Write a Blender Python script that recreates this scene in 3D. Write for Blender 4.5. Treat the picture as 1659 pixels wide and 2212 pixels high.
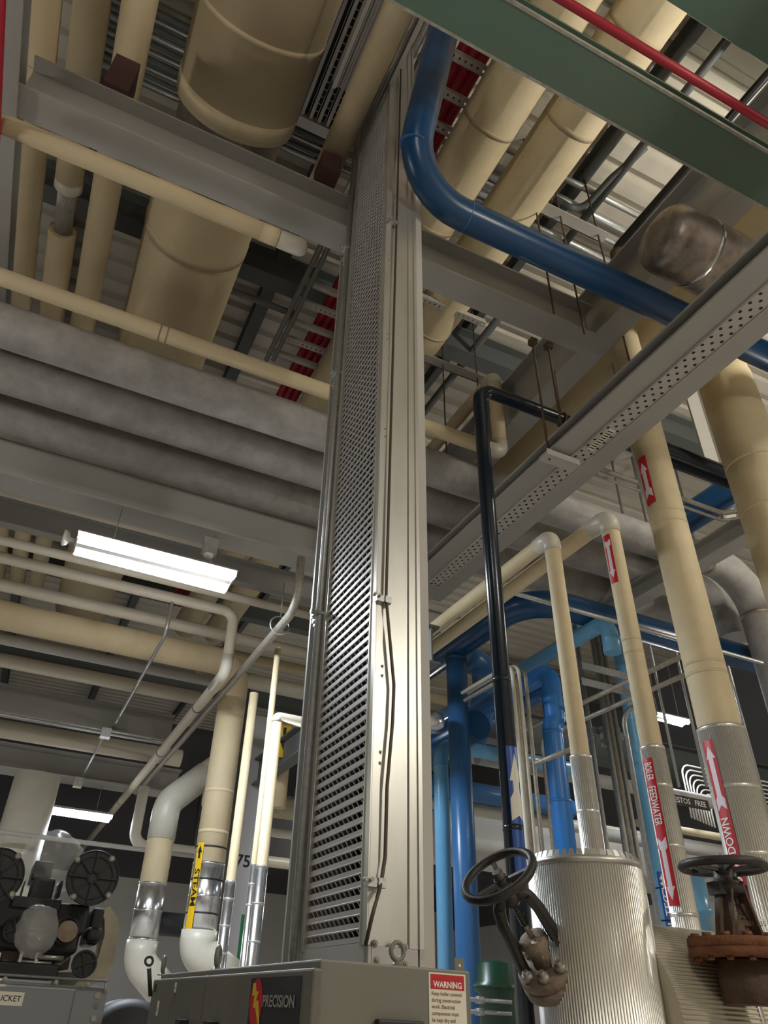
import bpy, bmesh, math, random
from mathutils import Vector, Matrix
random.seed(7)
S = bpy.context.scene
COL = S.collection
for o in list(bpy.data.objects): bpy.data.objects.remove(o)

# ------------------------------------------------------------------ camera
FPX, PX, PY = 1551.899, 749.36, 1135.126        # focal length and optical centre in pixels of 1659 x 2212
CAMZ = 1.55
YAW, PIT, ROL = 0.38862375, 0.59778536, -0.05707562
_f = Vector((math.sin(YAW)*math.cos(PIT), math.cos(YAW)*math.cos(PIT), math.sin(PIT)))
_r = Vector((math.cos(YAW), -math.sin(YAW), 0))
_d = _f.cross(_r)
RT = _r*math.cos(ROL) + _d*math.sin(ROL)
DN = _d*math.cos(ROL) - _r*math.sin(ROL)
CAM = Vector((0, 0, CAMZ))
cd = bpy.data.cameras.new('camera'); cam = bpy.data.objects.new('camera', cd); COL.objects.link(cam)
m = Matrix.Identity(4)
for i in range(3):
    m[i][0] = RT[i]; m[i][1] = -DN[i]; m[i][2] = -_f[i]; m[i][3] = CAM[i]
cam.matrix_world = m
cd.sensor_fit = 'VERTICAL'; cd.sensor_height = 36.0; cd.lens = 36.0*FPX/2212
cd.shift_x = (829.5-PX)/2212; cd.shift_y = -(1106-PY)/2212
cd.clip_start = 0.02; cd.clip_end = 100
S.camera = cam

# ------------------------------------------------------------------ view and world
S.view_settings.view_transform = 'Standard'; S.view_settings.look = 'None'
S.view_settings.exposure = 0.90; S.view_settings.gamma = 1; S.view_settings.use_curve_mapping = False
w = bpy.data.worlds.new('world'); S.world = w; w.use_nodes = True
w.node_tree.nodes['Background'].inputs[0].default_value = (0.8, 0.85, 1, 1)
w.node_tree.nodes['Background'].inputs[1].default_value = 0.0
WARM = (1.0, 0.93, 0.80); COOL = (0.80, 0.90, 1.0); WHITE = (1, 0.97, 0.90)

# ------------------------------------------------------------------ geometry helpers
def ray(x, y):
    return RT*((x-PX)/FPX) + DN*((y-PY)/FPX) + _f
def at(x, y, X=None, Y=None, Z=None, d=None):
    q = ray(x, y)
    if X is not None: t = X/q.x
    elif Y is not None: t = Y/q.y
    elif Z is not None: t = (Z-CAMZ)/q.z
    else: t = d
    return CAM + q*t
AX = {'X': Vector((1,0,0)), 'Y': Vector((0,1,0)), 'Z': Vector((0,0,1))}
def run(A, ax, x, y):
    """the point on the line A + t*ax that passes nearest the sight line of (x, y)"""
    a = AX[ax] if isinstance(ax, str) else ax
    q = ray(x, y).normalized(); w0 = A-CAM; b = a.dot(q)
    t = (b*q.dot(w0)-a.dot(w0))/(1-b*b)
    return A + a*t
def FL(P, z=0.0): return Vector((P[0], P[1], z))
def dep(P): return (P-CAM).dot(_f)
def rad(wpx, P): return wpx*dep(P)/FPX/2

def link(name, me, mat=None, parent=None, smooth=False):
    if mat: me.materials.append(mat)
    if smooth:
        for p in me.polygons: p.use_smooth = True
    o = bpy.data.objects.new(name, me); COL.objects.link(o)
    if parent: o.parent = parent
    return o
def tag(o, label=None, cat=None, group=None, kind=None):
    if label: o['label'] = label
    if cat: o['category'] = cat
    if group: o['group'] = group
    if kind: o['kind'] = kind
    return o
def empty(name, label, cat, group=None, loc=(0,0,0)):
    o = bpy.data.objects.new(name, None); COL.objects.link(o); o.location = loc
    o.empty_display_size = .05
    return tag(o, label, cat, group)
def mesh(name, verts, faces, mat, parent=None, smooth=False):
    me = bpy.data.meshes.new(name); me.from_pydata([tuple(v) for v in verts], [], faces); me.update()
    return link(name, me, mat, parent, smooth)
def frame(n, up=None):
    n = n.normalized()
    u = up or (AX['Z'] if abs(n.z) < .9 else AX['Y'])
    a = u.cross(n).normalized(); b = n.cross(a)
    return a, b, n
class MB:
    """collects boxes, tubes and prisms into one mesh"""
    def __init__(s): s.v = []; s.f = []; s.sm = []
    def add(s, vs, fs, smooth=False):
        k = len(s.v); s.v += [Vector(v) for v in vs]; s.f += [[i+k for i in f] for f in fs]; s.sm += [smooth]*len(fs); return s
    def box(s, x0, x1, y0, y1, z0, z1):
        vs = [(x, y, z) for x in (x0, x1) for y in (y0, y1) for z in (z0, z1)]
        return s.add(vs, [(0,1,3,2),(4,6,7,5),(0,4,5,1),(2,3,7,6),(0,2,6,4),(1,5,7,3)])
    def bar(s, A, B, w, h, up=None):
        A = Vector(A); B = Vector(B); a, b, n = frame(B-A, up)
        vs = [P + a*(i*w/2) + b*(j*h/2) for P in (A, B) for i, j in ((-1,-1),(1,-1),(1,1),(-1,1))]
        return s.add(vs, [(0,3,2,1),(4,5,6,7),(0,1,5,4),(1,2,6,5),(2,3,7,6),(3,0,4,7)])
    def tube(s, pts, r, seg=20, bend=0.0, cap=True, rr=None, n0=None):
        pts = [Vector(p) for p in pts]
        path = [pts[0]]; 
        for i in range(1, len(pts)-1):
            P, a, b = pts[i], (pts[i-1]-pts[i]), (pts[i+1]-pts[i])
            if bend <= 0: path.append(P); continue
            la, lb = a.length, b.length; a.normalize(); b.normalize()
            ang = math.acos(max(-1, min(1, a.dot(b)))); turn = math.pi-ang
            if turn < .02: continue
            R = bend; tl = R*math.tan(turn/2)
            lim = .49*min(la, lb)
            if tl > lim: tl = lim; R = tl/math.tan(turn/2)
            c = P + (a+b).normalized()*(R/math.cos(turn/2))
            p0 = P+a*tl; p1 = P+b*tl; e0 = (p0-c).normalized(); e1 = (p1-c)
            e1 = (e1-e0*e1.dot(e0)).normalized(); k = max(4, int(turn/.16))
            for j in range(k+1):
                th = turn*j/k; path.append(c+(e0*math.cos(th)+e1*math.sin(th))*R)
        path.append(pts[-1])
        T = []
        for i in range(len(path)):
            if i == 0: t = path[1]-path[0]
            elif i == len(path)-1: t = path[-1]-path[-2]
            else: t = (path[i]-path[i-1]).normalized()+(path[i+1]-path[i]).normalized()
            T.append(t.normalized())
        a, b, n = frame(T[0]); rings = []; vs = []
        for i, P in enumerate(path):
            if i:
                q = T[i-1].rotation_difference(T[i]); a = q @ a; b = q @ b
            R = r if rr is None else rr[min(i, len(rr)-1)]
            for j in range(seg):
                th = 2*math.pi*j/seg; vs.append(P+(a*math.cos(th)+b*math.sin(th))*R)
        fs = []
        for i in range(len(path)-1):
            for j in range(seg):
                k = (j+1) % seg; fs.append((i*seg+j, i*seg+k, (i+1)*seg+k, (i+1)*seg+j))
        s.add(vs, fs, True)
        if cap:
            k = len(s.v)-len(vs)
            s.f.append([k+j for j in range(seg)][::-1]); s.sm.append(False)
            s.f.append([k+(len(path)-1)*seg+j for j in range(seg)]); s.sm.append(False)
        return s
    def lathe(s, A, n, prof, seg=24):
        """prof: (distance along n, radius) pairs"""
        A = Vector(A); a, b, n = frame(Vector(n)); vs = []
        for (h, r) in prof:
            for j in range(seg):
                th = 2*math.pi*j/seg; vs.append(A+n*h+(a*math.cos(th)+b*math.sin(th))*max(r, 1e-5))
        fs = [(i*seg+j, i*seg+(j+1) % seg, (i+1)*seg+(j+1) % seg, (i+1)*seg+j) for i in range(len(prof)-1) for j in range(seg)]
        k = len(prof)-1
        fs2 = [[j for j in range(seg)][::-1], [k*seg+j for j in range(seg)]]
        base = len(s.v); s.add(vs, fs, True)
        for f in fs2: s.f.append([base+i for i in f]); s.sm.append(False)
        return s
    def torus(s, c, n, R, r, seg=32, rs=10, a0=0, a1=2*math.pi):
        c = Vector(c); a, b, n = frame(Vector(n)); vs = []
        full = abs(a1-a0-2*math.pi) < 1e-4; N = seg if full else seg+1
        for i in range(N):
            th = a0+(a1-a0)*i/seg; e = a*math.cos(th)+b*math.sin(th)
            for j in range(rs):
                ph = 2*math.pi*j/rs; vs.append(c+e*(R+r*math.cos(ph))+n*(r*math.sin(ph)))
        fs = [(i*rs+j, ((i+1) % N)*rs+j, ((i+1) % N)*rs+(j+1) % rs, i*rs+(j+1) % rs) for i in range(seg if full else N-1) for j in range(rs)]
        return s.add(vs, fs, True)
    def ridged(s, A, B, r, n, amp, sub=4):
        """cylinder clad in fluted sheet, the flutes along its length"""
        A = Vector(A); B = Vector(B); a, b, t = frame(B-A); N = n*sub; vs = []
        for P in (A, B):
            for j in range(N):
                th = 2*math.pi*j/N; R = r+amp*math.cos(2*math.pi*j/sub)
                vs.append(P+(a*math.cos(th)+b*math.sin(th))*R)
        k = len(s.v); s.add(vs, [(j, (j+1) % N, N+(j+1) % N, N+j) for j in range(N)], True)
        s.f.append([k+j for j in range(N)][::-1]); s.sm.append(False); s.f.append([k+N+j for j in range(N)]); s.sm.append(False)
        return s
    def prism(s, poly, A, u, v, n, h):
        A, u, v, n = Vector(A), Vector(u), Vector(v), Vector(n); k = len(poly)
        vs = [A+u*p[0]+v*p[1] for p in poly]+[A+u*p[0]+v*p[1]+n*h for p in poly]
        return s.add(vs, [list(range(k))[::-1], list(range(k, 2*k))]+[(i, (i+1) % k, k+(i+1) % k, k+i) for i in range(k)])
    def build(s, name, mat, parent=None):
        me = bpy.data.meshes.new(name); me.from_pydata([tuple(v) for v in s.v], [], s.f)
        me.polygons.foreach_set('use_smooth', s.sm)
        bm = bmesh.new(); bm.from_mesh(me); bmesh.ops.recalc_face_normals(bm, faces=bm.faces); bm.to_mesh(me); bm.free(); me.update()
        return link(name, me, mat, parent)

# ------------------------------------------------------------------ materials
MATS = {}
def mat(name, c, rough=.6, metal=0.0, c2=None, sc=4.0, amt=.5, bump=0.0, bsc=60, stretch=None, spec=.5, detail=6, lo=.35, hi=.7):
    m = bpy.data.materials.new(name); m.use_nodes = True; nt = m.node_tree; N = nt.nodes; L = nt.links
    b = N['Principled BSDF']; b.inputs['Roughness'].default_value = rough; b.inputs['Metallic'].default_value = metal
    b.inputs['Specular IOR Level'].default_value = spec
    b.inputs['Base Color'].default_value = (*c, 1)
    tc = N.new('ShaderNodeTexCoord'); mp = N.new('ShaderNodeMapping'); L.new(tc.outputs['Object'], mp.inputs[0])
    if stretch: mp.inputs['Scale'].default_value = stretch
    if c2:
        n = N.new('ShaderNodeTexNoise'); n.inputs['Scale'].default_value = sc; n.inputs['Detail'].default_value = detail; n.inputs['Roughness'].default_value = .65
        L.new(mp.outputs[0], n.inputs['Vector'])
        r = N.new('ShaderNodeMapRange'); r.inputs[1].default_value = lo; r.inputs[2].default_value = hi; r.inputs[4].default_value = amt
        L.new(n.outputs[0], r.inputs[0])
        mx = N.new('ShaderNodeMix'); mx.data_type = 'RGBA'; mx.inputs[6].default_value = (*c, 1); mx.inputs[7].default_value = (*c2, 1)
        L.new(r.outputs[0], mx.inputs[0]); L.new(mx.outputs[2], b.inputs['Base Color'])
    if bump:
        n2 = N.new('ShaderNodeTexNoise'); n2.inputs['Scale'].default_value = bsc; n2.inputs['Detail'].default_value = 4
        L.new(mp.outputs[0], n2.inputs['Vector'])
        bp = N.new('ShaderNodeBump'); bp.inputs['Strength'].default_value = bump; bp.inputs['Distance'].default_value = .01
        L.new(n2.outputs[0], bp.inputs['Height']); L.new(bp.outputs[0], b.inputs['Normal'])
    return m
BEIGE = mat('canvas_insulation', (.62,.51,.33), .68, c2=(.52,.41,.24), sc=2.2, amt=.55, bump=.25, bsc=70)
CREAM = mat('cream_jacket', (.66,.55,.35), .6, c2=(.52,.42,.25), sc=5, amt=.55, bump=.2, bsc=90)
FITTING = mat('white_fitting', (.62,.59,.50), .38, c2=(.48,.43,.33), sc=4, amt=.4)
HAZED = mat('hazed_insulation', (.60,.54,.44), .7, c2=(.50,.44,.34), sc=3, amt=.5, bump=.2, bsc=70)  # lamp flare haze over the left bay is mixed into this colour
SHADOWBEIGE = mat('shaded_insulation', (.48,.42,.34), .8, c2=(.38,.33,.27), sc=3, amt=.6, bump=.2)  # darker copy of the beige, with shade put into the colour
DIRTY = mat('dirty_grey_lagging', (.37,.355,.34), .62, c2=(.21,.195,.18), sc=5, amt=.75, bump=.2, bsc=40)
STEELG = mat('grey_painted_steel', (.36,.35,.325), .5, c2=(.28,.27,.25), sc=1.2, amt=.5)
STEELW = mat('pale_painted_steel', (.47,.45,.42), .55, c2=(.40,.38,.35), sc=1.5, amt=.5)
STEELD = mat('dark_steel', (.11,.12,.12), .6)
GREEN = mat('green_primer', (.085,.16,.125), .45, c2=(.12,.15,.11), sc=1.0, amt=.7)
FLEDGE = mat('scuffed_flange_edge', (.42,.41,.36), .5, .3, c2=(.20,.19,.17), sc=20, amt=.8)
BLUE = mat('blue_pipe_paint', (.005,.052,.145), .30, c2=(.004,.035,.10), sc=3, amt=.4)
MBLUE = mat('mid_blue_paint', (.04,.15,.36), .3, c2=(.03,.12,.29), sc=2, amt=.4)
BBLUE = mat('bright_blue_paint', (.03,.18,.52), .35)
LBLUE = mat('light_blue_paint', (.16,.42,.68), .3, c2=(.13,.36,.60), sc=3, amt=.4)
NAVY = mat('navy_pipe_paint', (.008,.014,.024), .22)
BLACKP = mat('black_pipe', (.012,.012,.013), .3)
RED = mat('red_pipe_paint', (.38,.015,.03), .45, c2=(.24,.01,.03), sc=4, amt=.5)
GALV = mat('galvanized_steel', (.50,.51,.50), .42, .75, c2=(.30,.31,.31), sc=40, amt=.7)
ALU = mat('aluminium_tray', (.60,.59,.55), .38, .70, c2=(.44,.43,.39), sc=5, amt=.6, stretch=(1,1,.25))
ALUP = mat('aluminium_plate', (.46,.44,.42), .48, .35, c2=(.36,.345,.33), sc=3, amt=.5)
CLAD = mat('fluted_aluminium_cladding', (.86,.84,.79), .30, .75, c2=(.70,.67,.60), sc=4, amt=.5)
FOIL = mat('smooth_aluminium_jacket', (.80,.80,.80), .22, .95, c2=(.6,.6,.6), sc=6, amt=.4, bump=.08, bsc=14)
STAINED = mat('stained_silver_jacket', (.52,.46,.41), .40, .7, c2=(.16,.11,.08), sc=5, amt=.85, bump=.3, bsc=12)
DUSTALU = mat('dusty_cladding', (.46,.41,.30), .5, .6, c2=(.62,.60,.55), sc=2.0, amt=.6)
IRON = mat('black_cast_iron', (.028,.027,.026), .5, .2, c2=(.07,.055,.04), sc=14, amt=.5, bump=.2, bsc=90)
HUB = mat('worn_iron', (.10,.095,.085), .5, .4)
RUST = mat('rusty_flange', (.16,.055,.025), .85, c2=(.28,.13,.06), sc=12, amt=.8, bump=.5, bsc=80)
RUSTD = mat('rusty_dark_iron', (.07,.05,.04), .8, .2, c2=(.22,.13,.07), sc=10, amt=.6, bump=.4)
DUSTY = mat('dust_covered_iron', (.30,.25,.19), .85, c2=(.16,.09,.05), sc=14, amt=.8, bump=.5)
NUT = mat('greyed_bolt', (.42,.40,.35), .5, .4, c2=(.22,.18,.13), sc=25, amt=.6)
CAB = mat('cabinet_grey_enamel', (.195,.190,.155), .42, c2=(.15,.145,.115), sc=2.5, amt=.5)
CABD = mat('cabinet_door_grey', (.155,.145,.120), .45, c2=(.10,.095,.08), sc=7, amt=.6, bump=.05)
CAB2 = mat('blue_grey_enamel', (.22,.235,.25), .45)
BLACKR = mat('matte_black_plastic', (.016,.016,.018), .55, c2=(.04,.04,.042), sc=8, amt=.5)
BLACK = mat('black_paint', (.01,.01,.01), .5)
INK = mat('label_ink_black', (.01,.01,.012), .6)
YEL = mat('yellow_label', (.75,.46,.01), .4)
REDL = mat('red_label', (.50,.012,.02), .45)
BLUEL = mat('blue_label', (.01,.07,.34), .4)
WHT = mat('white_label', (.80,.79,.74), .5)
LILAC = mat('pale_arrow_vinyl', (.70,.62,.66), .45)
CREAMP = mat('cream_sticker', (.74,.71,.60), .5)
GREENL = mat('green_label', (.02,.18,.08), .5)
MAROON = mat('maroon_block', (.07,.028,.032), .7)
WALLW = mat('white_block_wall', (.66,.65,.62), .8, c2=(.56,.55,.53), sc=1, amt=.5)
PALECOL = mat('pale_lilac_column', (.52,.52,.55), .6, c2=(.44,.44,.46), sc=3, amt=.4)
SHADEWALL = mat('shaded_wall', (.10,.10,.11), .85)  # low light of the upper hall put into the wall colour
DECKM = mat('galvanized_deck', (.60,.56,.48), .6, .1, c2=(.52,.48,.41), sc=2, amt=.5)
CONC = mat('concrete', (.55,.50,.44), .8, c2=(.46,.42,.37), sc=2, amt=.5)
TANKG = mat('dark_green_enamel', (.006,.045,.022), .35)
CABLE = mat('bare_wire_cable', (.10,.075,.055), .5, .5)
ORANGE = mat('orange_paint', (.7,.12,.02), .5)
GASKETW = mat('dirty_ivory_casing', (.55,.49,.36), .6, c2=(.33,.22,.12), sc=7, amt=.6)
def emit(name, c, s):
    m = bpy.data.materials.new(name); m.use_nodes = True; b = m.node_tree.nodes['Principled BSDF']
    b.inputs['Emission Color'].default_value = (*c, 1); b.inputs['Emission Strength'].default_value = s; b.inputs['Base Color'].default_value = (.8,.8,.8,1)
    return m
TUBE = emit('fluorescent_tube', (.93,.97,1), 22)
PLASTIC = bpy.data.materials.new('clear_plastic_wrap'); PLASTIC.use_nodes = True
_b = PLASTIC.node_tree.nodes['Principled BSDF']; _b.inputs['Base Color'].default_value = (.75,.75,.74,1); _b.inputs['Roughness'].default_value = .18
_b.inputs['Alpha'].default_value = .22; _b.inputs['Specular IOR Level'].default_value = .9

# ------------------------------------------------------------------ text and wrapped labels
def text_mesh(txt, size, bold=0.0, spacing=1.0, align='CENTER'):
    cu = bpy.data.curves.new('t', 'FONT'); cu.body = txt; cu.size = size; cu.align_x = align; cu.align_y = 'CENTER'
    cu.offset = bold*size; cu.space_character = spacing; cu.resolution_u = 3; cu.extrude = 0
    o = bpy.data.objects.new('t', cu); COL.objects.link(o)
    dg = bpy.context.evaluated_depsgraph_get(); dg.update()
    me = bpy.data.meshes.new_from_object(o.evaluated_get(dg)); bpy.data.objects.remove(o); me.materials.clear()
    return me
def put_text(name, txt, size, O, t, n, material, parent, bold=0.0, sx=1.0, spacing=1.0, align='CENTER', wrap=None):
    """lettering at O on the surface with normal n, reading towards t; wrap: (P, r) lays it round a pipe"""
    me = text_mesh(txt, size, bold, spacing, align)
    t = Vector(t).normalized(); n = Vector(n).normalized(); up = n.cross(t)
    if wrap:
        bm = bmesh.new(); bm.from_mesh(me)
        for i in range(-5, 6):
            bmesh.ops.bisect_plane(bm, geom=bm.faces[:]+bm.edges[:]+bm.verts[:], plane_co=(0, i*size*.11, 0), plane_no=(0, 1, 0))
        bm.to_mesh(me); bm.free()
    for v in me.vertices:
        u, h = v.co.x*sx, v.co.y
        if wrap: v.co = cyl(O, t, n, wrap, u, h)
        else: v.co = Vector(O)+t*u+up*h
    me.update(); return link(name, me, material, parent)
def cyl(P, t, n, r, u, h):
    up = n.cross(t); a = h/r
    return Vector(P)+t*u+n*(r*math.cos(a))+up*(r*math.sin(a))
def wrapped(name, poly, P, t, n, r, material, parent, th=.0008):
    """flat outline poly (u along the pipe, h round it) laid on the pipe; poly is cut into strips so it follows the curve"""
    bm = bmesh.new(); vs = [bm.verts.new((p[0], p[1], 0)) for p in poly]; bm.faces.new(vs)
    hs = [p[1] for p in poly]; h0, h1 = min(hs), max(hs); k = max(3, int((h1-h0)/(r*.12)))
    for i in range(1, k):
        g = bm.faces[:]+bm.edges[:]+bm.verts[:]
        bmesh.ops.bisect_plane(bm, geom=g, plane_co=(0, h0+(h1-h0)*i/k, 0), plane_no=(0, 1, 0))
    for v in bm.verts: v.co = cyl(P, t, n, r+th, v.co.x, v.co.y)
    me = bpy.data.meshes.new(name); bm.to_mesh(me); bm.free()
    return link(name, me, material, parent)
def toward(P, axis, ang=0.0):
    """unit vector square to the axis at P facing the viewer's side, swung by ang"""
    a = axis.normalized(); v = CAM-P; v = (v-a*v.dot(a)).normalized()
    return Matrix.Rotation(ang, 3, a) @ v

# ------------------------------------------------------------------ steel shapes
def ibeam(name, ax, c, lo, hi, zb, w, h, material, label, cat='beam', tf=.02, tw=.014, group=None):
    """I-section along X or Y, centred on c in the other direction, underside at zb"""
    prof = [(-w/2,0),(w/2,0),(w/2,tf),(tw/2,tf),(tw/2,h-tf),(w/2,h-tf),(w/2,h),(-w/2,h),(-w/2,h-tf),(-tw/2,h-tf),(-tw/2,tf),(-w/2,tf)]
    mb = MB()
    if ax == 'X': mb.prism(prof, (lo, c, zb), AX['Y'], AX['Z'], AX['X'], hi-lo)
    else: mb.prism(prof, (c, lo, zb), AX['X'], AX['Z'], AX['Y'], hi-lo)
    return tag(mb.build(name, material), label, cat, group)
def pipe(name, pts, r, material, label, cat='pipe', bend=None, group=None, seg=24, parent=None):
    o = MB().tube(pts, r, seg, bend=r*2.2 if bend is None else bend).build(name, material, parent)
    if label and not parent: tag(o, label, cat, group)
    elif label: o['label'] = label
    return o
def sleeve(name, A, B, r, material, parent, seg=28, **k):
    return MB().tube([A, B], r, seg).build(name, material, parent)
def band(P, ax, r, parent, wd=.02, material=None, name='strap'):
    a = ax.normalized(); return sleeve(name, P-a*wd/2, P+a*wd/2, r, material or GALV, parent)

# ================================================================== THE ROOM
def slab(name, x0, x1, y0, y1, z0, z1, m):
    return tag(MB().box(x0, x1, y0, y1, z0, z1).build(name, m), kind='structure')
DECKZ = 9.3
slab('floor', -9, 14, -7, 24, -.2, 0, CONC)
slab('wall_back', -9, 14, 24, 24.2, 0, 4.6, WALLW); slab('wall_back', -9, 14, 24, 24.2, 4.6, DECKZ, SHADEWALL)
slab('wall_left', -9.2, -9, -7, 24, 0, DECKZ, SHADEWALL)
slab('wall_right', 14, 14.2, -7, 24, 0, 4.0, WALLW); slab('wall_right', 14, 14.2, -7, 24, 4.0, DECKZ, SHADEWALL)
slab('wall_front', -9, 14, -7.2, -7, 0, DECKZ, WALLW)
# ribbed roof deck, the ribs running along X
mb = MB(); p = .30; y = -7.0; prof = []
while y < 24:
    prof += [(y, 0), (y+.17, 0), (y+.20, .075), (y+.27, .075)]; y += p
prof = [(a, b) for a, b in prof] + [(24.0, .0), (24.0, .15), (-7.0, .15)]
mb.prism(prof, (-9, 0, DECKZ), AX['Y'], AX['Z'], AX['X'], 23)
tag(mb.build('ceiling', DECKM), kind='structure')

# ================================================================== LAMPS
def strip_lamp(P, L, label, power, group=None, name='strip_light', tubes=2, gap=.155, col=COOL, wires=None, lit=TUBE):
    """hanging fluorescent fitting along X: P is the middle of its underside"""
    e = empty(name, label, 'lamp', group, P)
    h = MB()
    h.box(-L/2, L/2, -.035, .035, .0, .06)
    h.box(-L/2, -L/2+.012, -gap-.03, gap+.03, -.01, .06); h.box(L/2-.012, L/2, -gap-.03, gap+.03, -.01, .06)
    prof = [(.03,.03),(gap,.075),(gap+.05,.03),(gap+.045,.03),(gap,.068),(.03,.022)]
    h.prism(prof, (-L/2, 0, 0), AX['Y'], AX['Z'], AX['X'], L); h.prism([(-a, b) for a, b in prof], (-L/2, 0, 0), AX['Y'], AX['Z'], AX['X'], L)
    h.build('housing', STEELW, e)
    for sgn in (-1, 1):
        MB().tube([(-L/2+.015, sgn*gap, .02), (L/2-.015, sgn*gap, .0)], .026 if gap < .1 else .037, 14).build('fluorescent_tube', lit, e)
    if wires:
        for (x, zt) in wires: MB().tube([(x, 0, .06), (x, 0, zt-P.z)], .004, 6).build('hanger_wire', GALV, e)
    l = bpy.data.lights.new('light', 'AREA'); l.shape = 'RECTANGLE'; l.size = L; l.size_y = .3; l.energy = power; l.color = col
    lo = bpy.data.objects.new('tube_light', l); COL.objects.link(lo); lo.parent = e; lo.location = (0, 0, -.04); 
    return e
BCZ = 5.42
yC = at(360,1119,Z=BCZ).y
LP = at(340,1212,Z=4.93)
e = strip_lamp(Vector((LP.x, yC+.06, 4.93)), 1.46, 'large bright twin-tube strip light hanging at left under the grey beam', 120, 'fluorescent strip lights', wires=[(-.42, BCZ), (.50, BCZ)])
MB().lathe((-.73, 0, .04), (-1,0,0), [(0,.02),(.05,.02),(.07,.06),(.10,.075),(.115,.07)], 16).build('sensor', WHT, e)
_y = (at(200,1686,Z=4.75).y+at(200,1702,Z=4.75).y)/2
P = at(148,1757,Y=_y)
strip_lamp(P, 1.46, 'long strip light glowing low at left beyond the diagonal pipe', 80, 'fluorescent strip lights', wires=[(-.45, 4.75), (.45, 4.75)])
P = at(1446,1556,Z=5.3)
strip_lamp(P, .62, 'small distant strip light between the two clad pipes at right', 18, 'fluorescent strip lights', wires=[(-.2, 6.2), (.2, 6.2)], gap=.06)
# unseen lamps of the hall; the one left of the girder is added fill
def highbay(x, y, z, power, label, up=0.0, col=WARM):
    e = empty('globe_lamp', label, 'lamp', 'globe lamps of the hall', (x, y, z))
    MB().lathe((0,0,.13), (0,0,1), [(0,.08),(.10,.09),(.16,.06),(.2,.02)], 24).build('housing', ALU, e)
    MB().lathe((0,0,-.13), (0,0,1), [(0,.03),(.05,.10),(.13,.13),(.21,.10),(.26,.06)], 24).build('glass_globe', TUBE, e)
    MB().tube([(0,0,.3), (0,0,DECKZ-z)], .01, 6).build('hanger_rod', GALV, e)
    l = bpy.data.lights.new('light', 'POINT'); l.shadow_soft_size = .15; l.energy = power; l.color = col
    lo = bpy.data.objects.new('globe_light', l); COL.objects.link(lo); lo.parent = e; lo.location = (0,0,0)
    return e
for (x, y, z, pw, lb) in ((-1.6,-2.2,5.4,200,'globe lamp behind the viewer at left'), (3.6,-2.6,4.6,520,'globe lamp behind the viewer at right'),
                          (6.2,.3,6.9,900,'globe lamp far right of the pipes'), (9.6,3.2,5.0,330,'globe lamp beyond the right-hand pipes'),
                          (-4.6,3.8,5.2,190,'added globe lamp left of the grey girder, brightening the left pipes'), (6.5,12.5,4.6,170,'globe lamp deep in the hall'), (-3.5,12,4.4,90,'globe lamp deep in the left bay')):
    highbay(x, y, z, pw, lb)

# ================================================================== STEEL FRAME
BZ = 6.6                                   # underside of the upper beams
yb0, yb1 = at(767,497,Z=BZ).y, at(765,559,Z=BZ).y
YB, WB = (yb0+yb1)/2, yb1-yb0
g0 = at(50,0,Z=6.55).x
ibeam('girder', 'Y', g0-.16, -3, 5.8, 6.55, .32, .20, STEELG, 'grey girder running up the extreme left edge of the picture', 'girder')
ibeam('beam', 'X', YB, g0-.02, 1.22, BZ, WB, .42, STEELG, 'grey beam from the left girder to the perforated upright, above a beige pipe')
xg1a, xg1b = at(1098,918,Z=BZ).x, at(1300,773,Z=BZ).x
ibeam('beam', 'X', YB, 1.46, xg1a+.05, BZ, WB, .42, STEELG, 'grey beam running right from the column behind the blue pipe')
XG1, WG1 = (xg1a+xg1b)/2, abs(xg1b-xg1a)
ibeam('girder', 'Y', XG1, -2.5, 9.5, BZ+.002, WG1, .62, STEELG, 'deep grey girder above the black pipe, receding from top right', 'girder')
G2Z = 5.3
xa, xb = at(1290,878,Z=G2Z).x, at(1290,1022,Z=G2Z).x
XG2, WG2 = (xa+xb)/2, xb-xa
YC0, YC1 = at(360,1119,Z=BCZ).y, at(360,1137,Z=BCZ).y
HG2 = at(1290,846,X=xa).z-G2Z
g2 = ibeam('girder', 'Y', XG2, -1.5, YC0, G2Z, WG2, HG2, STEELG, 'long grey girder crossing the right half with a perforated strip under it', 'girder')
# perforated strut bolted under the girder, with punched holes
mb = MB(); y0, y1 = .6, YC0-.3; n = int((y1-y0)/.075); xc = XG2+.0; ww = .10
ns = 12
def holed(mb, O, u, v, L, W, hr):
    """a square plate L by W with one round hole"""
    c = [O+u*(L*a)+v*(W*b) for a, b in ((0,0),(1,0),(1,1),(0,1))]
    mid = O+u*L/2+v*W/2; ring = []; outer = []
    for i in range(8):
        th = math.pi/4*i+math.pi/8; ring.append(mid+u*hr*math.cos(th)+v*hr*math.sin(th))
    fs = []; vs = c+ring
    idx = {0:(5,), }
    # corners (0..3) joined to the octagon (4..11)
    quads = [(0,1,4+6,4+5),(0,4+5,4+4),(1,2,4+0,4+7),(1,4+7,4+6),(2,3,4+2,4+1),(2,4+1,4+0),(3,0,4+4,4+3),(3,4+3,4+2)]
    mb.add(vs, quads)
for i in range(n):
    for k, off in enumerate((-.045, 0, .045)):
        holed(mb, Vector((xc+off-.0225, y0+i*.075+(.0375 if k == 1 else 0), G2Z-.012)), AX['Y'], AX['X'], .075, .045, .012)
mb.box(xc-.072, xc-.067, y0, y1, G2Z-.024, G2Z-.001); mb.box(xc+.067, xc+.072, y0, y1, G2Z-.024, G2Z-.001)
mb.build('perforated_strip', STEELW, g2)
MB().box(xc-.067, xc+.067, y0, y1, G2Z-.003, G2Z-.0005).build('strip_recess', STEELD, g2)
P = at(1297,950,Z=G2Z-.014)
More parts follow.
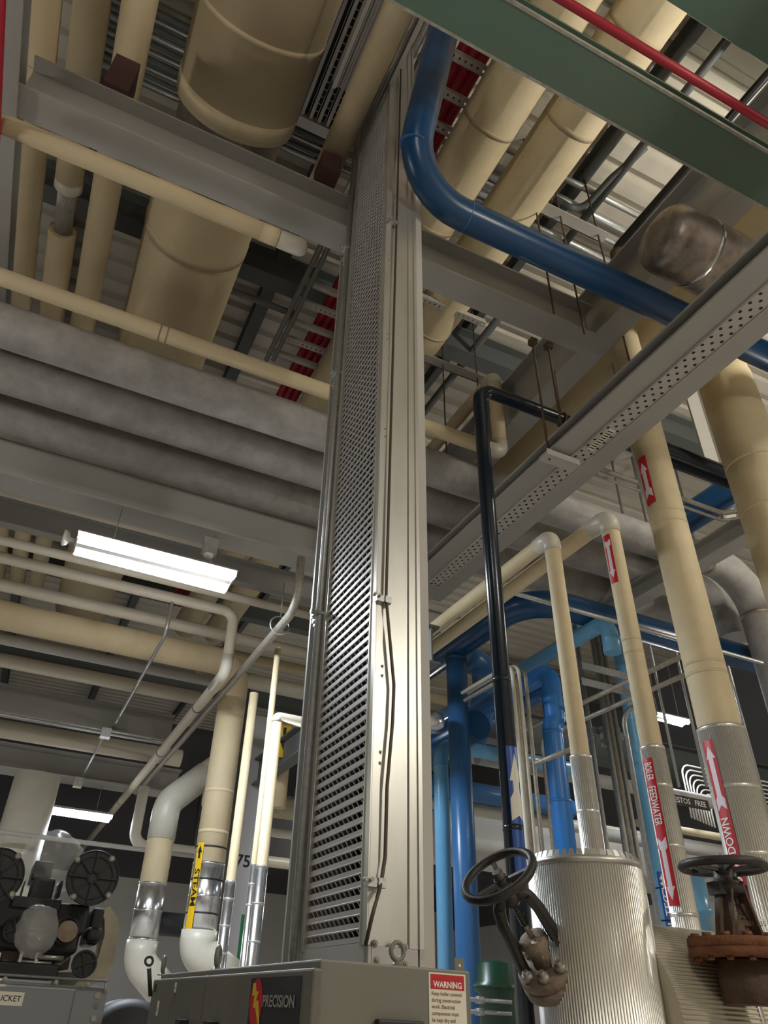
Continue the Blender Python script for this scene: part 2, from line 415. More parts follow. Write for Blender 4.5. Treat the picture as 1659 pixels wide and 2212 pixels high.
st = MB().box(xc-.03, xc+.03, P.y-.13, P.y+.13, G2Z-.016, G2Z-.0125).build('yellow_sticker', CREAMP, g2); st['label'] = 'small pale yellow printed sticker'
mk = MB()
for k in range(9): mk.box(xc-.024, xc+.024, P.y-.11+k*.026, P.y-.10+k*.026, G2Z-.0168, G2Z-.016)
mk.build('sticker_print', INK, st)
# lower cross beams
def cross_beam(px, yt, yb, Z, h, x0, x1, label, m=STEELG):
    a, b = at(px, yt, Z=Z).y, at(px, yb, Z=Z).y
    return ibeam('beam', 'X', (a+b)/2, x0, x1, Z, b-a, h, m, label)
ibeam('beam', 'X', (YC0+YC1)/2+.07, -3.5, XG2+WG2/2, BCZ, .30, .5, STEELG, 'grey beam above the large strip light, spanning to the perforated upright')
cross_beam(100, 1150, 1163, 6.2, .34, -4, 6, 'dim beam seen between the pipes behind the strip light')
cross_beam(200, 1572, 1583, 4.95, .42, -5, 1.9, 'deep grey beam low at left with conduit along its foot')
cross_beam(200, 1686, 1702, 4.75, .42, -6, 2.6, 'rearmost grey beam above the small strip light')
# support girder under the grey pipes at right
P = at(1400,1283,Z=5.62)
ibeam('girder', 'Y', P.x+.05, 1.2, 6.2, 5.62, .20, .22, STEELG, 'light girder sloping between the clad pipes, under the dull silver pipes', 'girder')
# green beams overhead
GZ = 6.25
ya, yb_ = at(905,37,Z=GZ).y, at(1102,0,Z=GZ).y
gb = ibeam('beam', 'X', (ya+yb_)/2, .3, 9, GZ, abs(ya-yb_), .15, GREEN, 'dark green beam crossing the top right corner', tf=.024)
MB().box(.3, 9, ya-.012, ya+.004, GZ-.004, GZ+.03).build('flange_edge', FLEDGE, gb)
MB().box(.3, 9, yb_-.004, yb_+.012, GZ-.004, GZ+.03).build('flange_edge', FLEDGE, gb)
yg = at(1439,0,Z=GZ).y
ibeam('beam', 'X', yg-.19, 1.2, 9, GZ, .38, .15, GREEN, 'dark green beam cut off by the top right corner of the frame', tf=.024)
P = at(1216,0,Z=6.0)
pipe('sprinkler_pipe', [P-AX['X']*.8, P, run(P,'X',1659,278)+AX['X']*1.5], rad(20,P), RED, 'thin red pipe crossing in front of the green beam at top right')
P = at(-3,60,Z=6.3)
pipe('sprinkler_pipe', [P-AX['Y']*2.5, run(P,'Y',-40,900)], .035, RED, 'red pipe just showing at the top left edge of the picture')

# ================================================================== COLUMN AND CABLE TRAY
TX, TY, TW, TD = 1.138, 2.40, .60, .203
c0 = 1.215
cx1 = at(922,1110,Y=TY+.02).x
pl = at(937,2040,Y=TY+TD*.0+.03).x
col = ibeam('column', 'X', 0, 0, 1, 0, .1, .1, STEELW, 'x'); bpy.data.objects.remove(col)
prof = [(-.16,-.17),(.16,-.17),(.16,-.15),(.008,-.15),(.008,.15),(.16,.15),(.16,.17),(-.16,.17),(-.16,.15),(-.008,.15),(-.008,-.15),(-.16,-.15)]
mb = MB().prism(prof, (TX+TD+.02, YB, 0), AX['X'], AX['Y'], AX['Z'], 7.3)
tag(mb.build('column', STEELG), 'grey steel column standing behind the perforated tray', 'column')
tray = empty('cable_tray', 'tall upright aluminium cable tray with slotted side, rising from the control cabinet', 'cable tray', None, (TX, TY, 1.6))
def tp(name, mb, m):
    o = mb.build(name, m); o.parent = tray; o.matrix_parent_inverse = Matrix.Translation((-TX,-TY,-1.6)); return o
ZT = 8.6; ZB = 1.72
# near side rail, a flat channel with lips (faces -Y)
x1 = TX+TD
rail = MB()
rail.prism([(0,0),(.030,0),(.032,.012),(TD-.055,.012),(TD-.050,.004),(TD-.018,.004),(TD-.016,-.004),(TD,-.004),(TD,.03),(0,.03)], (TX, TY, ZB+.02), AX['X'], AX['Y'], AX['Z'], ZT-ZB)
tp('side_rail', rail, ALU)
rail = MB().prism([(0,0),(TD,0),(TD,.03),(0,.03)], (TX, TY+TW-.03, ZB+.02), AX['X'], AX['Y'], AX['Z'], ZT-ZB)
tp('side_rail', rail, ALU)
tp('edge_strip', MB().box(TX-.006, TX+.004, TY+.001, TY+.05, ZB+.02, ZT+.02).box(TX-.010, TX-.006, TY+.044, TY+.05, ZB+.02, ZT+.02), ALU)
tp('edge_strip', MB().box(TX-.006, TX+.004, TY+TW-.05, TY+TW-.001, ZB+.02, ZT+.02).box(TX-.010, TX-.006, TY+TW-.05, TY+TW-.044, ZB+.02, ZT+.02), ALU)
tp('back_plate', MB().box(TX+TD-.01, TX+TD-.004, TY+.03, TY+TW-.03, ZB, ZT), BLACK)  # black stands for the shade inside the closed tray
# corrugated ventilated face, rows of square slots (faces -X)
mb = MB(); pit = .042; nr = int((ZT-ZB-.03)/pit); a0, a1 = TY+.05, TY+TW-.05; nh = 12; cw = (a1-a0)/nh; bw = .011
for i in range(nr):
    z = ZB+.03+i*pit
    def strip(q):
        for (d0, z0), (d1, z1) in zip(q[:-1], q[1:]):
            mb.add([(TX+d0,a0,z0),(TX+d0,a1,z0),(TX+d1,a1,z1),(TX+d1,a0,z1)], [(0,1,2,3)])
    strip([(0, z), (0, z+.016), (.013, z+.018), (.012, z+.0195)])
    for k in range(nh+1):
        w0 = max(a0, a0+k*cw-bw/2); w1 = min(a1, a0+k*cw+bw/2)
        mb.add([(TX+.012,w0,z+.0195),(TX+.012,w1,z+.0195),(TX+.001,w1,z+.0355),(TX+.001,w0,z+.0355)], [(0,1,2,3)])
    strip([(.001, z+.0355), (-.003, z+.037), (-.003, z+.040), (0, z+.042)])
tp('slotted_face', mb, ALUP)
tp('bottom_sheet', MB().box(TX-.004, TX, TY+.02, TY+TW+.01, 1.5, ZB+.028), ALUP)
tp('splice_plate', MB().box(TX+.012, TX+TD-.024, TY-.005, TY+.012, 1.5, ZB+.018).box(TX, TX+.03, TY-.003, TY+.02, 1.5, ZB+.018), ALUP)
def bolt(P, n, r, parent, m=NUT, name='bolt', h=.012):
    mb = MB().lathe(P, n, [(0,r*1.35),(.002,r*1.35),(.0021,r)], 12).lathe(Vector(P)+Vector(n)*.002, n, [(0,r),(h*.6,r)], 6).lathe(Vector(P)+Vector(n)*.002, n, [(0,r*.55),(h,r*.55)], 10)
    o = mb.build(name, m)
    o.parent = parent
    if parent is tray: o.matrix_parent_inverse = Matrix.Translation((-TX,-TY,-1.6))
    return o
for (bx, bz) in ((.022,1.745),(.085,1.745),(.130,1.742),(.130,1.695),(.03,1.70),(.03,2.32),(.03,2.36),(.03,2.66),(.03,2.70),(.02,3.9),(.02,3.95),(.02,4.6),(.02,4.64),(.02,5.3),(.02,5.35)):
    bolt((TX+bx, TY+.010 if bz > 1.75 else TY-.005, bz), (0,-1,0), .0065 if bz > 1.75 else .0085, tray, h=.016)
# plate standing behind the tray at its right edge
tag(MB().box(x1+.002, pl+.004, TY+.03, TY+.06, .2, 6.55).build('steel_plate', STEELW), 'pale steel plate edging the right side of the upright tray', 'plate')
# ground cable and its clamps
pts = [at(790,2040,X=TX-.02), at(808,1960,X=TX-.022), at(822,1915,Y=TY-.02), at(832,1850,Y=TY-.014), at(836,1700,Y=TY-.014), at(848,1560,Y=TY-.014), at(851,1480,Y=TY-.014), at(842,1380,Y=TY-.014), at(834,1290,Y=TY-.02), at(834,1150,Y=TY-.014), at(838,900,Y=TY-.014), at(844,600,Y=TY-.014), at(848,490,Y=TY-.014), at(858,300,Y=TY-.014), at(866,150,Y=TY-.014)]
cab = tag(MB().tube(pts, .0065, 10, bend=.08).build('ground_cable', CABLE), 'brown stranded earth cable hanging loosely down the upright tray', 'cable')
for (zx, zy, lb) in ((812,1907,'small metal cable clamp near the foot of the tray'), (828,1296,'dark metal cable clamp halfway up the tray'), (850,482,'cable clamp high on the tray under the blue pipe')):
    P = at(zx, zy, Y=TY-.012); c = MB()
    c.box(P.x-.035, P.x-.002, P.y-.012, P.y+.012, P.z-.014, P.z+.014).box(P.x+.004, P.x+.032, P.y-.016, P.y+.006, P.z-.015, P.z+.015).tube([(P.x-.002,P.y-.004,P.z),(P.x+.006,P.y-.004,P.z)], .010, 10)
    e = tag(c.build('cable_clamp', GALV), lb, 'clamp'); 
    MB().lathe((P.x-.05,P.y-.014,P.z+.004), (0,-1,0), [(0,.007),(.02,.007)], 8).lathe((P.x-.026,P.y-.012,P.z+.006), (0,-1,0), [(0,.007),(.016,.007)], 8).build('set_screw', NUT, e)
# three conduits rising beside the far edge of the tray
for k, (dx, r, lb) in enumerate(((.012,.021,'middle of the three conduits beside the tray'), (-.016,.021,'galvanized conduit touching the left edge of the tray'), (.034,.019,'leftmost of the three conduits beside the tray'))):
    yy = TY+TW+.032+(.05,.0,.10)[k]
    o = pipe('conduit', [Vector((TX+dx, yy, .3 if k != 2 else 2.02)), Vector((TX+dx, yy, 8.4))], r, GALV, lb, 'conduit', seg=14)
    for z in (3.2, 4.9, 6.2):
        MB().box(TX+dx-.034, TX+dx+.01, yy-.03, yy+.03, z-.008, z+.008).lathe((TX+dx-.03, yy, z+.008), (-1,0,0), [(0,.012),(.02,.012)], 8).build('strut_clamp', GALV, o)
P = Vector((TX+.034, TY+TW+.132, 0))
tag(MB().lathe((P.x,P.y,1.78), (0,0,1), [(0,.012),(.012,.032),(.17,.034),(.20,.022),(.24,.021),(.245,.018)], 14).build('conduit_fitting', NUT), 'pale cast conduit seal hanging beside the foot of the tray', 'fitting')

# ================================================================== BLUE MAIN IN FRONT OF THE COLUMN
E0 = at(873,405,d=4.6); far = run(E0,'X',1440,705)
up = at(957,72,X=E0.x)
vdir = (up-E0).normalized()
bl = pipe('blue_pipe', [E0+vdir*3.0, E0, far+AX['X']*5], rad(71,E0)*.98, BLUE, 'dark blue pipe dropping from the top and bending right over the long girder', bend=.42, seg=36)
P = E0+AX['X']*.46; band(P, AX['X'], rad(71,E0)*1.0, bl, .006, MBLUE, 'weld_seam')
P = E0+vdir*.30; band(P, vdir, rad(71,E0)*1.0, bl, .006, MBLUE, 'weld_seam')

# ================================================================== BIG OVERHEAD PIPES RUNNING AWAY (Y)
ZY = 8.0
def ypipe(px, py, wpx, Z, y0, y1, m, label, name='insulated_pipe', cat='pipe', group=None, seams=(), z2=None):
    P = at(px, py, Z=Z); r = rad(wpx, P)*.97
    o = pipe(name, [Vector((P.x, y0, P.z)), Vector((P.x, y1, P.z))], r, m, label, cat, group=group, seg=40)
    for (s, mm, wd) in seams:
        Q = run(P, 'Y', px, s) if False else P + AX['Y']*0
    return o, P, r
def yat(P, py):
    """where the pipe's axis crosses picture row py"""
    lo, hi = .05, 30.0
    for _ in range(40):
        mid = (lo+hi)/2; Q = Vector((P.x, mid, P.z)); v = Q-CAM; y = v.dot(DN)/v.dot(_f)*FPX+PY
        if v.dot(_f) <= 0 or y < py: lo = mid
        else: hi = mid
    return lo
o, P, r = ypipe(88,50,80,ZY-.2,-2,13,BEIGE,'leftmost of the three beige pipes at top left')
band(Vector((P.x,yat(P,128),P.z)), AX['Y'], r*1.01, o, .03, BEIGE, 'seam_cover')
o, P, r = ypipe(196,30,79,ZY-.2,-2,yat(at(196,30,Z=ZY-.2),170),BEIGE,'middle beige pipe of the three at top left, ending above the beam')
MB().tube([Vector((P.x,yat(P,165),P.z)), Vector((P.x,yat(P,395),P.z))], r*.9, 32).build('pipe_section', BEIGE, o)
MB().lathe(Vector((P.x,yat(P,385),P.z)), (0,1,0), [(0,r*.9),(.10,r*.93),(.13,r*.75),(.14,r*.6)], 28).build('ragged_end', FITTING, o)
MB().ridged(Vector((P.x,yat(P,400),P.z)), Vector((P.x,yat(P,500),P.z)), r*.62, 36, .004).build('bare_pipe', NUT, o)
MB().tube([Vector((P.x,yat(P,497),P.z)), Vector((P.x,13,P.z))], r*.95, 32).build('pipe_section', BEIGE, o)
o, P, r = ypipe(294,50,75,ZY-.2,-2,13,BEIGE,'rightmost beige pipe of the three at top left')
blk = at(262,186,Z=7.3); tag(MB().box(blk.x-.09,blk.x+.09,blk.y-.14,blk.y+.10,7.02,7.45).build('pipe_support', MAROON), 'maroon block under the beige pipe at top left', 'support')
o, P, r = ypipe(520,200,270,ZY+.1,-2,yat(at(520,200,Z=ZY+.1),232),BEIGE,'huge beige round duct overhead, left of the tray', 'insulated_duct', 'duct')
y1 = yat(P,226); y2 = yat(P,375)
o2 = MB().lathe(Vector((P.x,y1,P.z)), (0,1,0), [(0,r*.98),(.02,r*.9),(y2-y1,r*.9)], 40).build('bare_metal_collar', STAINED, o)
MB().tube([Vector((P.x,y2-.02,P.z)), Vector((P.x,14,P.z))], r*.99, 48).build('duct_section', BEIGE, o)
band(Vector((P.x,yat(P,205),P.z)), AX['Y'], r*1.012, o, .12, CREAM, 'seam_cover'); band(Vector((P.x,yat(P,500),P.z)), AX['Y'], r*1.008, o, .10, BEIGE, 'seam_cover')
band(Vector((P.x,yat(P,30),P.z)), AX['Y'], r*1.008, o, .05, BEIGE, 'seam_cover')
o, P, r = ypipe(780,200,63,ZY-.6,-2,yat(at(780,200,Z=ZY-.6),480),BEIGE,'slim beige pipe between the big duct and the tray at top')
blk = at(705,378,Z=7.15); tag(MB().box(blk.x-.08,blk.x+.08,blk.y-.12,blk.y+.08,7.03,7.27).build('pipe_support', MAROON), 'dark maroon block where the slim beige pipe meets the beam', 'support')
o, P, r = ypipe(1037,300,128,ZY+.15,-2,14,CREAM,'left one of the two large cream pipes right of the blue pipe', 'insulated_pipe')
for s, wd in ((130,.05),(262,.04),(470,.05)): band(Vector((P.x,yat(P,s),P.z)), AX['Y'], r*1.012, o, wd, BEIGE, 'seam_cover')
o, P, r = ypipe(1173,350,124,ZY+.15,-2,14,CREAM,'right one of the two large cream pipes right of the blue pipe', 'insulated_pipe')
for s, wd in ((60,.04),(262,.05),(470,.04),(700,.04)): band(Vector((P.x,yat(P,s),P.z)), AX['Y'], r*1.008, o, wd, BEIGE, 'seam_cover')
# red trio on perforated struts
rd = []
for k, lb in enumerate(('left','middle','right')):
    P = at(681+19*k, 709, Z=8.6); r = rad(19,P)*.98
    pipe('sprinkler_pipe', [Vector((P.x,-1,P.z)), Vector((P.x,14,P.z))], r, RED, lb+' one of three dark red pipes side by side near the roof', seg=18); rd.append(P)
for k, (ax_, ay, lb) in enumerate(((692,565,'first'),(686,617,'second'),(672,658,'third'),(655,700,'fourth'),(640,736,'fifth'),(625,770,'sixth'),(605,812,'seventh'))):
    y = at(ax_, ay, Z=8.45).y; s = MB(); xx0, xx1 = rd[0].x-.42, rd[2].x+.35
    if k % 2 == 0:
        for i in range(int((xx1-xx0)/.06)): holed(s, Vector((xx0+i*.06, y-.04, 8.42)), AX['X'], AX['Y'], .06, .08, .012)
        s.box(xx0,xx1,y-.042,y-.038,8.42,8.46); s.box(xx0,xx1,y+.038,y+.042,8.42,8.46)
    else: s.box(xx0,xx1,y-.04,y+.04,8.42,8.425); s.box(xx0,xx1,y-.042,y-.036,8.42,8.46); s.box(xx0,xx1,y+.036,y+.042,8.42,8.46); s.box(xx0,xx1,y-.02,y+.02,8.41,8.42)
    tag(s.build('strut', STEELW), lb+' strut under the red pipes, counted down from the beam at left of the tray', 'strut')
for k, (ax_, ay, lb) in enumerate(((1005,130,'strut under the red pipes nearest the green beam'),(968,202,'second strut below the green beam under the red pipes'),(940,268,'third strut below the green beam under the red pipes'),(922,333,'lowest strut under the red pipes beside the blue bend'))):
    y = at(ax_, ay, Z=8.45).y; s = MB(); xx0, xx1 = rd[0].x-.42, rd[2].x+.30
    for i in range(int((xx1-xx0)/.06)): holed(s, Vector((xx0+i*.06, y-.04, 8.42)), AX['X'], AX['Y'], .06, .08, .012)
    s.box(xx0,xx1,y-.042,y-.038,8.42,8.46); s.box(xx0,xx1,y+.038,y+.042,8.42,8.46)
    tag(s.build('strut', STEELW), lb, 'strut')
# conduits and purlins near the roof
for (x, y, r, lb) in ((634,655,.032,'left of two grey conduits running up beside the red pipes'), (653,650,.03,'right of two grey conduits running up beside the red pipes')):
    P = at(x, y, Z=8.3); pipe('conduit', [Vector((P.x, yat(P,778), P.z)), Vector((P.x,-1,P.z))], r, GALV, lb, 'conduit', seg=12)
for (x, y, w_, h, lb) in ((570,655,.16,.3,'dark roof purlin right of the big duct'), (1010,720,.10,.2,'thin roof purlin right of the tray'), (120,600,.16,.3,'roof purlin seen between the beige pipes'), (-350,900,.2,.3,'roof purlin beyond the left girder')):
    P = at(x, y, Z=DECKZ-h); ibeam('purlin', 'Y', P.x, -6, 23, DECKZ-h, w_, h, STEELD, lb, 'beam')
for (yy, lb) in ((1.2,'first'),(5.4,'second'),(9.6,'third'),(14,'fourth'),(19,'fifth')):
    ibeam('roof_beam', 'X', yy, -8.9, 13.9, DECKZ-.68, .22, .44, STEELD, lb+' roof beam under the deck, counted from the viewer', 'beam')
P = at(560,650,Z=8.35); pipe('conduit', [P-AX['X']*1.2, run(P,'X',640,684)], .04, STEELD, 'dark pipe under the roof between the duct and the conduits', 'conduit', seg=12)
# tray bottom seen at the top, with slotted rows
P0 = at(690,95,Z=8.5)
s = MB(); L = 2.2
for i in range(9):
    xx = P0.x-.28+i*.085
    s.box(xx, xx+.030, P0.y-1.2, P0.y+.62, 8.50, 8.515); s.box(xx+.030, xx+.034, P0.y-1.2, P0.y+.62, 8.51, 8.56); s.box(xx+.068, xx+.072, P0.y-1.2, P0.y+.62, 8.51, 8.56)
    if i != 4:
        for k in range(26): s.box(xx+.034, xx+.068, P0.y-1.2+k*.07, P0.y-1.19+k*.07, 8.55, 8.555)
s.box(P0.x-.34, P0.x+.52, P0.y+.62, P0.y+.72, 8.47, 8.56)
hz = tag(s.build('cable_tray', ALUP), 'flat slotted cable tray overhead beside the big duct at the top', 'cable tray')
MB().box(P0.x-.34, P0.x+.52, P0.y-1.2, P0.y+.7, 8.64, 8.66).build('tray_cover', BLACK, hz)
# curved-away tray beside the upright tray, slats seen edge on
s = MB(); Q0 = Vector((TX-.02, 1.0, 7.9))
for i in range(16): s.box(TX-.36+i*.022, TX-.348+i*.022, .9, 2.62, 7.55, 7.57)
s.box(TX-.40, TX-.37, .9, 2.62, 7.5, 7.66); s.box(TX-.01, TX+.02, .9, 2.62, 7.5, 7.66)
tag(s.build('cable_tray', ALUP), 'ribbed level cable tray joining the upright one at the top', 'cable tray')
for i in range(10):
    y = at(700, 205+i*17, Z=DECKZ-.35).y
    tag(MB().tube([(-1.2,y,DECKZ-.35),(3.0,y,DECKZ-.35)], .022 if i % 3 else .035, 8).build('conduit', GALV if i % 2 else STEELD), ('first','second','third','fourth','fifth','sixth','seventh','eighth','ninth','tenth')[i]+' conduit from the top in the dim roof bay by the slim beige pipe', 'conduit', 'parallel roof conduits left of the tray')

# ================================================================== CROSSWISE PIPES AT LEFT (X)
def xpipe(px, py, wpx, Z, xa, xb, m, label, name='insulated_pipe', cat='pipe', seg=28, end=None, **k):
    P = at(px, py, Z=Z); r = rad(wpx, P)*.97
    A = Vector((xa, P.y, P.z)); B = Vector((xb, P.y, P.z))
    pts = [A, B]
    if end: pts += end(B)
    return pipe(name, pts, r, m, label, cat, seg=seg, **k), P, r
P = at(320,398,Z=6.38); rp = rad(41,P)
q = run(P,'X',600,512); q2 = run(P,'X',652,535)
o = pipe('insulated_pipe', [Vector((g0-.1,P.y,P.z)), q], rp, BEIGE, 'beige pipe under the upper left beam, ending in a rounded white elbow')
_l = (q2-q).x; MB().lathe(q, (1,0,0), [(0,rp*1.03),(_l-rp*.3,rp*1.03),(_l+rp*.15,rp*.9),(_l+rp*.5,rp*.62),(_l+rp*.65,rp*.25)], 28).build('end_cap', FITTING, o)
band(q-AX['X']*.06, AX['X'], rp*1.03, o, .14, CREAM, 'patch')
# second beige pipe, passing behind the tray, up and back at the right
P = at(365,726,Z=6.2); rp = rad(36,P)
a = run(P,'X',1082,977); b = run(a,'Z',1070,815); c = run(b,'Y',900,975)
o = pipe('insulated_pipe', [Vector((g0-.1,P.y,P.z)), a, b, c+AX['Y']*1.2], rp, BEIGE, 'beige pipe crossing the left side and looping up right of the tray', bend=rp*1.5)
for s in (345, 362): band(run(P,'X',s,718), AX['X'], rp*1.02, o, .012, DUSTY, 'seam')
MB().tube([a-AX['X']*.15, a, a+AX['Z']*.14], rp*1.06, 24, bend=rp*1.5).build('elbow', FITTING, o)
MB().tube([b-AX['Z']*.14, b, b+AX['Y']*.14], rp*1.06, 24, bend=rp*1.5).build('elbow', FITTING, o)
# three dirty grey lagged pipes
GZP = 6.05; GR = []
for k, (py, lb) in enumerate(((821,'upper'), (912,'middle'), (1001,'lower'))):
    P = at(360,py,Z=GZP-.0); r = rad(93,P)*.97; GR.append((P, r))
def gpts(P, ex, dz):
    B = run(P,'X',*ex); return [Vector((-4,P.y,P.z)), B, B-AX['Z']*dz]
P, r = GR[0]; o = pipe('lagged_pipe', gpts(P,(1625,1200),4.2), r, DIRTY, 'upper of the three thick dirty grey pipes, turning down at far right', bend=r*3.0, seg=40)
B = run(P,'X',1625,1200); band(B-AX['X']*r*3.4, AX['X'], r*1.02, o, .04, STAINED); band(B-AX['Z']*r*3.2, AX['Z'], r*1.03, o, .04, STAINED)
P, r = GR[1]; pipe('lagged_pipe', [Vector((-4,P.y,P.z)), run(P,'X',1570,1285), run(P,'X',1570,1285)-AX['Z']*.55], r, DIRTY, 'middle of the three thick dirty grey pipes behind the girders', bend=r*3, seg=40)
P, r = GR[2]; pipe('lagged_pipe', [Vector((-4,P.y,P.z)), run(P,'X',1640,1410)+AX['X']*2], r, DIRTY, 'lower of the three thick dirty grey pipes, just above the grey beam', seg=40)
# the bay behind the big strip light
def seg_x(cx, cy, wpx, Z, m, label, x1=None, **k):
    P = at(cx, cy, Z=Z)
    return xpipe(cx, cy, wpx, Z, -6, x1 if x1 is not None else 4, m, label, **k)
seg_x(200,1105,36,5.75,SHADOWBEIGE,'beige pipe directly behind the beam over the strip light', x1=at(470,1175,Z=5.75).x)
seg_x(200,1215,21,5.5,HAZED,'slim cream pipe passing just behind the strip light')
P = at(200,1251,Z=5.5); rp = rad(24,P)
e1 = run(P,'X',508,1318); e2 = run(e1,'Z',487,1455); e3 = run(e2,'Y',175,1852)
o = pipe('insulated_pipe', [Vector((-6,P.y,P.z)), e1, e2, e3], rp, HAZED, 'slim cream pipe that drops and slants down to the lower left', bend=rp*2.2)
for (x, y) in ((424,1527),(350,1628),(270,1738)): band(run(e2,'Y',x,y), AX['Y'], rp*1.1, o, .03, STEELD)
MB().tube([e2+AX['Z']*.22, e2, e2+AX['Y']*.5], rp*1.12, 24, bend=rp*2.2).build('elbow', FITTING, o)
seg_x(200,1308,27,5.5,HAZED,'cream pipe crossing at left behind the dropping pipe', x1=6)
P = at(200,1370,Z=5.3); rs = rad(56,P)
s1 = run(P,'X',512,1440)
SV = Vector((s1.x, P.y, P.z))
sb = run(SV,'Z',398,2035)
rv = rad(64, run(SV,'Z',461,1650))*.97
o = pipe('insulated_pipe', [Vector((-6,P.y,P.z)), SV, sb+AX['Z']*0], rv, BEIGE, 'thick yellowish steam pipe with the yellow STEAM label', bend=rv*1.7, seg=40)
steam = o
ZV = AX['Z']
def zrow(P, py):
    lo, hi = -1.0, 12.0
    for _ in range(40):
        mid = (lo+hi)/2; v = Vector((P.x,P.y,mid))-CAM; y = v.dot(DN)/v.dot(_f)*FPX+PY
        if y > py: lo = mid
        else: hi = mid
    return Vector((P.x,P.y,lo))
a, b = zrow(sb,1865), zrow(sb,2012)
sleeve('metal_jacket', a, b, rv*1.03, FOIL, steam)
for y in (1868,1938,2012): band(zrow(sb,y), ZV, rv*1.045, steam, .02, FOIL)
for y in (1833,1902,1975): band(zrow(sb,y), ZV, rv*1.05, steam, .016, BLACK)
for y in (1555,1712,1800): band(zrow(sb,y), ZV, rv*1.008, steam, .04, BEIGE, 'seam_cover')
DV = Vector((.85,-.05,-.50)); eb = zrow(sb,2010); ec = eb-ZV*.19
MB().tube([eb, ec, ec+DV*.55], rv*1.1, 32, bend=rv*1.5).build('elbow', FITTING, steam)
MB().tube([ec+DV*.5, ec+DV*1.6], rv*1.06, 32).build('metal_jacket', FOIL, steam)
# yellow STEAM label
Pm = zrow(sb,1920); n = toward(Pm, ZV, -.72); a, b = zrow(sb,1826).z, zrow(sb,2010).z; Lh = a-b
lb_ = wrapped('steam_label', [(-Lh/2,-.045),(Lh/2,-.045),(Lh/2,.045),(-Lh/2,.045)], Vector((Pm.x,Pm.y,(a+b)/2)), -ZV, n, rv*1.055, YEL, steam); lb_['label'] = 'yellow STEAM label'
put_text('lettering', 'STEAM', .10, Vector((Pm.x,Pm.y,zrow(sb,1922).z)), -ZV, n, INK, lb_, bold=.02, wrap=rv*1.055+.003, sx=1.25)
wrapped('arrow', [(-.09,-.014),(-.03,-.014),(-.03,-.034),(.05,0),(-.03,.034),(-.03,.014),(-.09,.014)], Vector((Pm.x,Pm.y,zrow(sb,1842).z)), ZV, n, rv*1.057, INK, lb_)
seg_x(200,1420,24,5.3,STEELW,'pale strip-like pipe low in the left bay', x1=at(455,1478,Z=5.3).x)
seg_x(200,1464,30,5.3,HAZED,'cream pipe above the deep grey beam at left', x1=at(430,1510,Z=5.3).x)
seg_x(200,1607,38,5.0,HAZED,'thick beige pipe between the two rear beams at left', x1=at(385,1645,Z=5.0).x)
P = at(228,1580,Z=4.93)
o = pipe('conduit', [Vector((-4,P.y-.06,4.90)), Vector((run(P,'X',350,1606).x,P.y-.06,4.90))], .016, GALV, 'bright conduit along the foot of the deep grey beam', 'conduit', seg=10)
P = at(228,1585,Z=4.8); tag(MB().box(P.x-.07,P.x+.07,P.y-.07,P.y+.07,4.74,4.87).build('junction_box', GALV), 'square junction box under the deep grey beam at left', 'junction box')
q = at(372,1300,Z=5.45); w0 = run(q,'Z',355,1370)
pipe('conduit', [q, w0, run(w0,'Y',232,1578)], .022, GALV, 'thin conduit dropping and slanting to the junction box at left', 'conduit', seg=10, bend=.12)
pipe('conduit', [P, run(P,'Y',168,1690)], .018, GALV, 'thin conduit slanting down from the junction box at left', 'conduit', seg=10)
P = at(168,1693,Z=4.62); tag(MB().box(P.x-.07,P.x+.07,P.y-.07,P.y+.07,4.56,4.72).build('junction_box', NUT), 'small junction box above the rear strip light', 'junction box')
q = at(651,1205,Z=5.35); w0 = run(q,'Z',637,1312)
o = pipe('conduit', [q, w0, run(w0,'Y',300,1718)], .042, NUT, 'dark grey conduit bending down left of the tray and slanting away', 'conduit', seg=14, bend=.22)
rg = run(w0,'Y',600,1352)
o = tag(MB().torus(rg+Vector((0,0,.02)), (0,1,0), .10, .008, 24, 8).tube([rg+Vector((0,0,.12)), Vector((rg.x,rg.y,5.3))], .006, 6).build('clevis_hanger', GALV), 'ring hanger holding the slanting grey conduit left of the tray', 'hanger')
P = at(455,1172,Z=5.3); o = tag(MB().box(P.x-.07,P.x+.07,P.y-.03,P.y+.03,5.16,5.34).build('junction_box', GALV), 'junction box hanging under the beam at the right end of the strip light', 'junction box')
MB().lathe((P.x,P.y,5.16), (0,0,-1), [(0,.05),(.02,.045),(.04,.02)], 14).build('sensor_dome', WHT, o)
# second large steam drop at left
P = at(350,1800,d=dep(zrow(sb,1800))+.9); r2 = rad(58, P)*.97
top = zrow(P,1745)+ZV*.06; bot = zrow(P,2045)
bk_ = run(top,Vector((.62,.25,.62)).normalized(),470,1600)
o = pipe('insulated_pipe', [bk_, top, bot], r2, CREAM, 'thick cream pipe left of the STEAM pipe, with silver jacket and white elbows', bend=r2*1.8, seg=36)
MB().tube([top+(bk_-top)*.6, top, top-ZV*.45], r2*1.06, 32, bend=r2*1.8).build('elbow', FITTING, o)
sleeve('metal_jacket', zrow(P,1908), zrow(P,2030), r2*1.03, FOIL, o)
for y in (1910,1968,2030): band(zrow(P,y), ZV, r2*1.045, o, .02, FOIL)
eb = zrow(P,2032); ec = eb-ZV*.22; DV = Vector((.75,-.1,-.62))
MB().tube([eb, ec, ec+DV*.5], r2*1.1, 32, bend=r2*2).build('elbow', FITTING, o)
MB().tube([ec+DV*.45, ec+DV*1.6], r2*1.05, 32).build('metal_jacket', FOIL, o)
